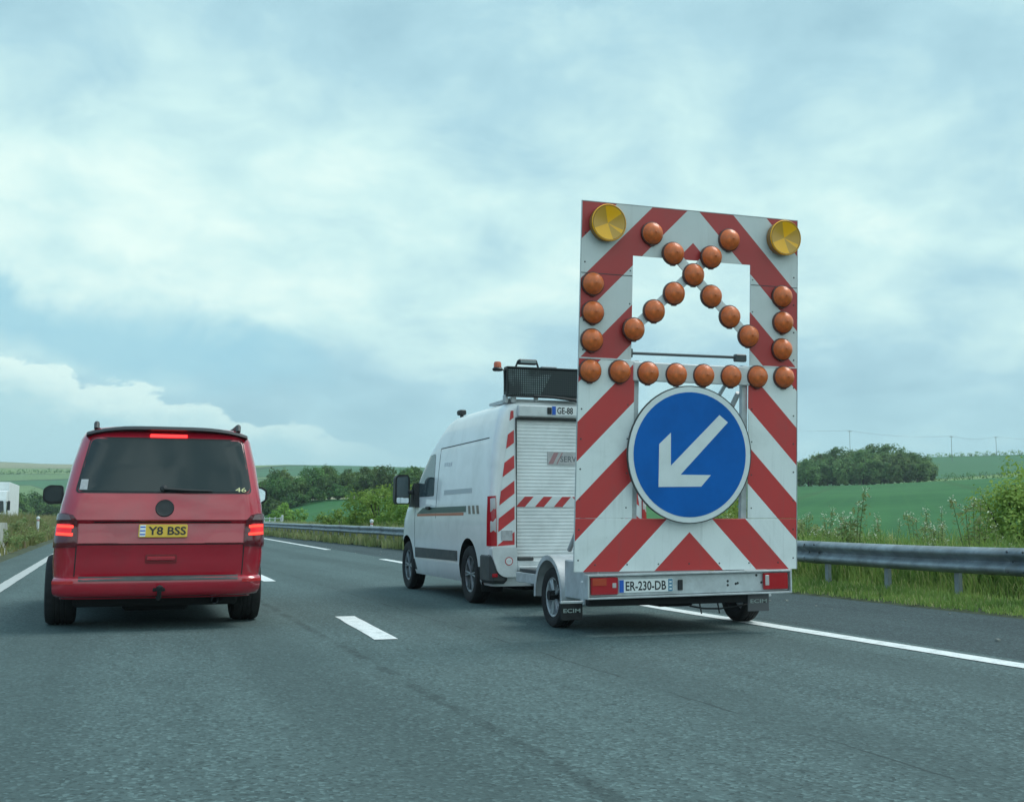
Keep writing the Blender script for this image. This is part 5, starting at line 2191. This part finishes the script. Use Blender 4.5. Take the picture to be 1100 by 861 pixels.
    for s in (-1, 1):
        ll = MB()
        a, b = (-.965, -.715) if s < 0 else (.71, .96)
        ll.bbox(a, b, -.072, -.041, .372, .518, .008)
        lo_ = lpart(ll, 'tail_lamp', LAMPRED)
        if s < 0:
            lpart(MB().bbox(a + .012, b - .11, -.076, -.0722, .45, .51, .003), 'amber_lens', LAMPAMB, lo_)
            lpart(MB().bbox(b - .055, b - .02, -.076, -.0722, .43, .47, .003), 'clear_lens', LAMPCLEAR, lo_)
        else:
            lpart(MB().bbox(a + .012, a + .05, -.076, -.0722, .41, .50, .003), 'clear_lens', LAMPCLEAR, lo_)
    pl = lpart(MB().bbox(-.70, -.185, -.052, -.0415, .382, .496, .003), 'number_plate', WPLATE)
    lpart(MB().box(-.697, -.655, -.0545, -.0525, .386, .492), 'blue_band', BLUE, pl)
    lpart(MB().box(-.232, -.190, -.0545, -.0525, .386, .492), 'blue_band', mat('faded_blue', (.10, .25, .36), .5), pl)
    lpart(text_mb('ER-230-DB', -.445, .439, .385, .080, -.0535, bold=.018), 'lettering', INK, pl)
    mk = MB()
    for zz in (.40, .43, .46):
        mk.box(-.222, -.20, -.056, -.0546, zz, zz + .012)
    lpart(mk, 'region_mark', WPLATE, pl)
    # chassis and drawbar
    ch = MB()
    for x in (-.78, .78):
        ch.bbox(x - .04, x + .04, .02, 2.3, .36, .46, .005)
    for y in (.25, 1.0, 1.7, 2.25):
        ch.bbox(-.74, .74, y, y + .07, .37, .45, .005)
    ch.tube([(-.74, 2.25, .42), (.0, 3.15, .42)], .04, 8)
    ch.tube([(.74, 2.25, .42), (.0, 3.15, .42)], .04, 8)
    ch.tube([(0, 3.1, .42), (0, 3.36, .43)], .045, 8)
    chs = part(ch, 'chassis', GALV)
    dk = MB()
    dk.bbox(-.80, .80, .35, 2.25, .465, .50, .005)
    part(dk, 'deck', GREYPL)
    ux = MB()
    ux.bbox(-.95, .62, .02, .10, .262, .333, .01)
    ux.tube([(-.95, 1.0, .30), (.95, 1.0, .30)], .045, 8)
    ux.bbox(-.15, .20, .3, .6, .22, .33, .02)
    part(ux, 'axle_beam', UNDER)
    hz = MB()
    pts = [(.05, .1, .24), (.18, .08, .215), (.34, .08, .21), (.6, .1, .235), (.78, .1, .255)]
    hz.tube(pts, .008, 5)
    for x in (.14, .32):
        hz.tube([(x, .08, .27), (x + .015, .07, .17)], .007, 5)
    part(hz, 'hanging_cable', BLACK)
    # wheels, guards, flaps
    for s, xc in ((-1, -.83), (1, 1.10)):
        wheel(T, xc, 1.02, .28, .18, s, .66, 5, rimmat=mat('trailer_wheel', (.40, .42, .43), .45, .4, .2, 12))
        gd = MB()
        n = 18
        vs, fs = [], []
        a0, a1 = (R(-5), R(185))
        for i in range(n + 1):
            a = a0 + (a1 - a0) * i / n
            for q, xx in ((.37, xc - .12), (.37, xc + .12), (.355, xc + .12), (.355, xc - .12)):
                vs.append((xx, 1.02 - q * math.cos(a), .30 + q * math.sin(a)))
        for i in range(n):
            for k in range(4):
                fs.append((i * 4 + k, i * 4 + (k + 1) % 4, (i + 1) * 4 + (k + 1) % 4, (i + 1) * 4 + k))
        fs += [(0, 1, 2, 3), tuple(n * 4 + k for k in range(4))]
        gd.add(vs, fs, 0, True)
        # outer lip
        xo = xc + s * .118
        for i in range(n):
            b0 = a0 + (a1 - a0) * i / n
            b1 = a0 + (a1 - a0) * (i + 1) / n
            q = []
            for (aa, rr) in ((b0, .37), (b1, .37), (b1, .325), (b0, .325)):
                q.append((xo, 1.02 - rr * math.cos(aa), .30 + rr * math.sin(aa)))
            q += [(p[0] + s * .004, p[1], p[2]) for p in q]
            gd.add(q, [(0, 1, 2, 3), (4, 7, 6, 5), (0, 4, 5, 1), (3, 2, 6, 7)], 0)
        if s < 0:
            gd.bbox(xc - .09, xc + .06, .22, .66, .30, .64, .01)
            gd.bbox(xc - .12, xc + .02, .14, .22, .26, .47, .01)
        part(gd, 'mudguard', GALV)
        x0, x1 = (xc - .12, xc + .12) if s < 0 else (xc - .40 + .0, xc - .19)
        if s > 0:
            x0, x1 = .585, .80
        zt, zb = (.285, .145) if s < 0 else (.345, .185)
        yy = .10 if s < 0 else .0
        if s < 0:
            x0, x1 = -1.175, -.975
        fo = part(MB().bbox(x0, x1, yy, yy + .012, zb, zt, .003), 'mud_flap', RUBBER if s < 0 else mat('grey_flap', (.10, .10, .105), .7))
        part(text_mb('ECIM', (x0 + x1) / 2, (zt + zb) / 2 + .01, (x1 - x0) * .78, .034, yy - .002, bold=.012), 'lettering', FLAPTXT, fo)
        fb = MB()
        fb.bbox(x0 - .005, x1 + .005, yy - .01, yy + .02, zt, zt + .022, .004)
        part(fb, 'flap_bracket', WHITEPL if s > 0 else GALV, fo)
    return T


trailer()

# litter on the shoulder
mb = MB()
rr = random.Random(9)
for i in range(60):
    x, y = rr.uniform(6.4, 8.7), rr.uniform(6, 45)
    s = rr.uniform(.006, .018)
    mb.box(x - s, x + s, y - s, y + s, .002, .004 + s * .8)
tag(mb.build('gravel', CONC, angle=None), 'loose grit scattered on the hard shoulder', 'gravel', kind='stuff')

# ---------------------------------------------------------------- air between here and the hills
mb = MB()
mb.box(-3700, 3700, -3700, 3700, -30, 90)
HZ = bpy.data.materials.new('haze_air')
HZ.use_nodes = True
nt = HZ.node_tree
nt.nodes.clear()
ho = nt.nodes.new('ShaderNodeOutputMaterial')
pv = nt.nodes.new('ShaderNodeVolumePrincipled')
pv.inputs['Color'].default_value = (.80, .93, .95, 1)
pv.inputs['Density'].default_value = .00028
pv.inputs['Anisotropy'].default_value = .2
L(nt, pv.outputs[0], ho.inputs['Volume'])
tag(mb.build('haze', HZ, angle=None), kind='stuff')
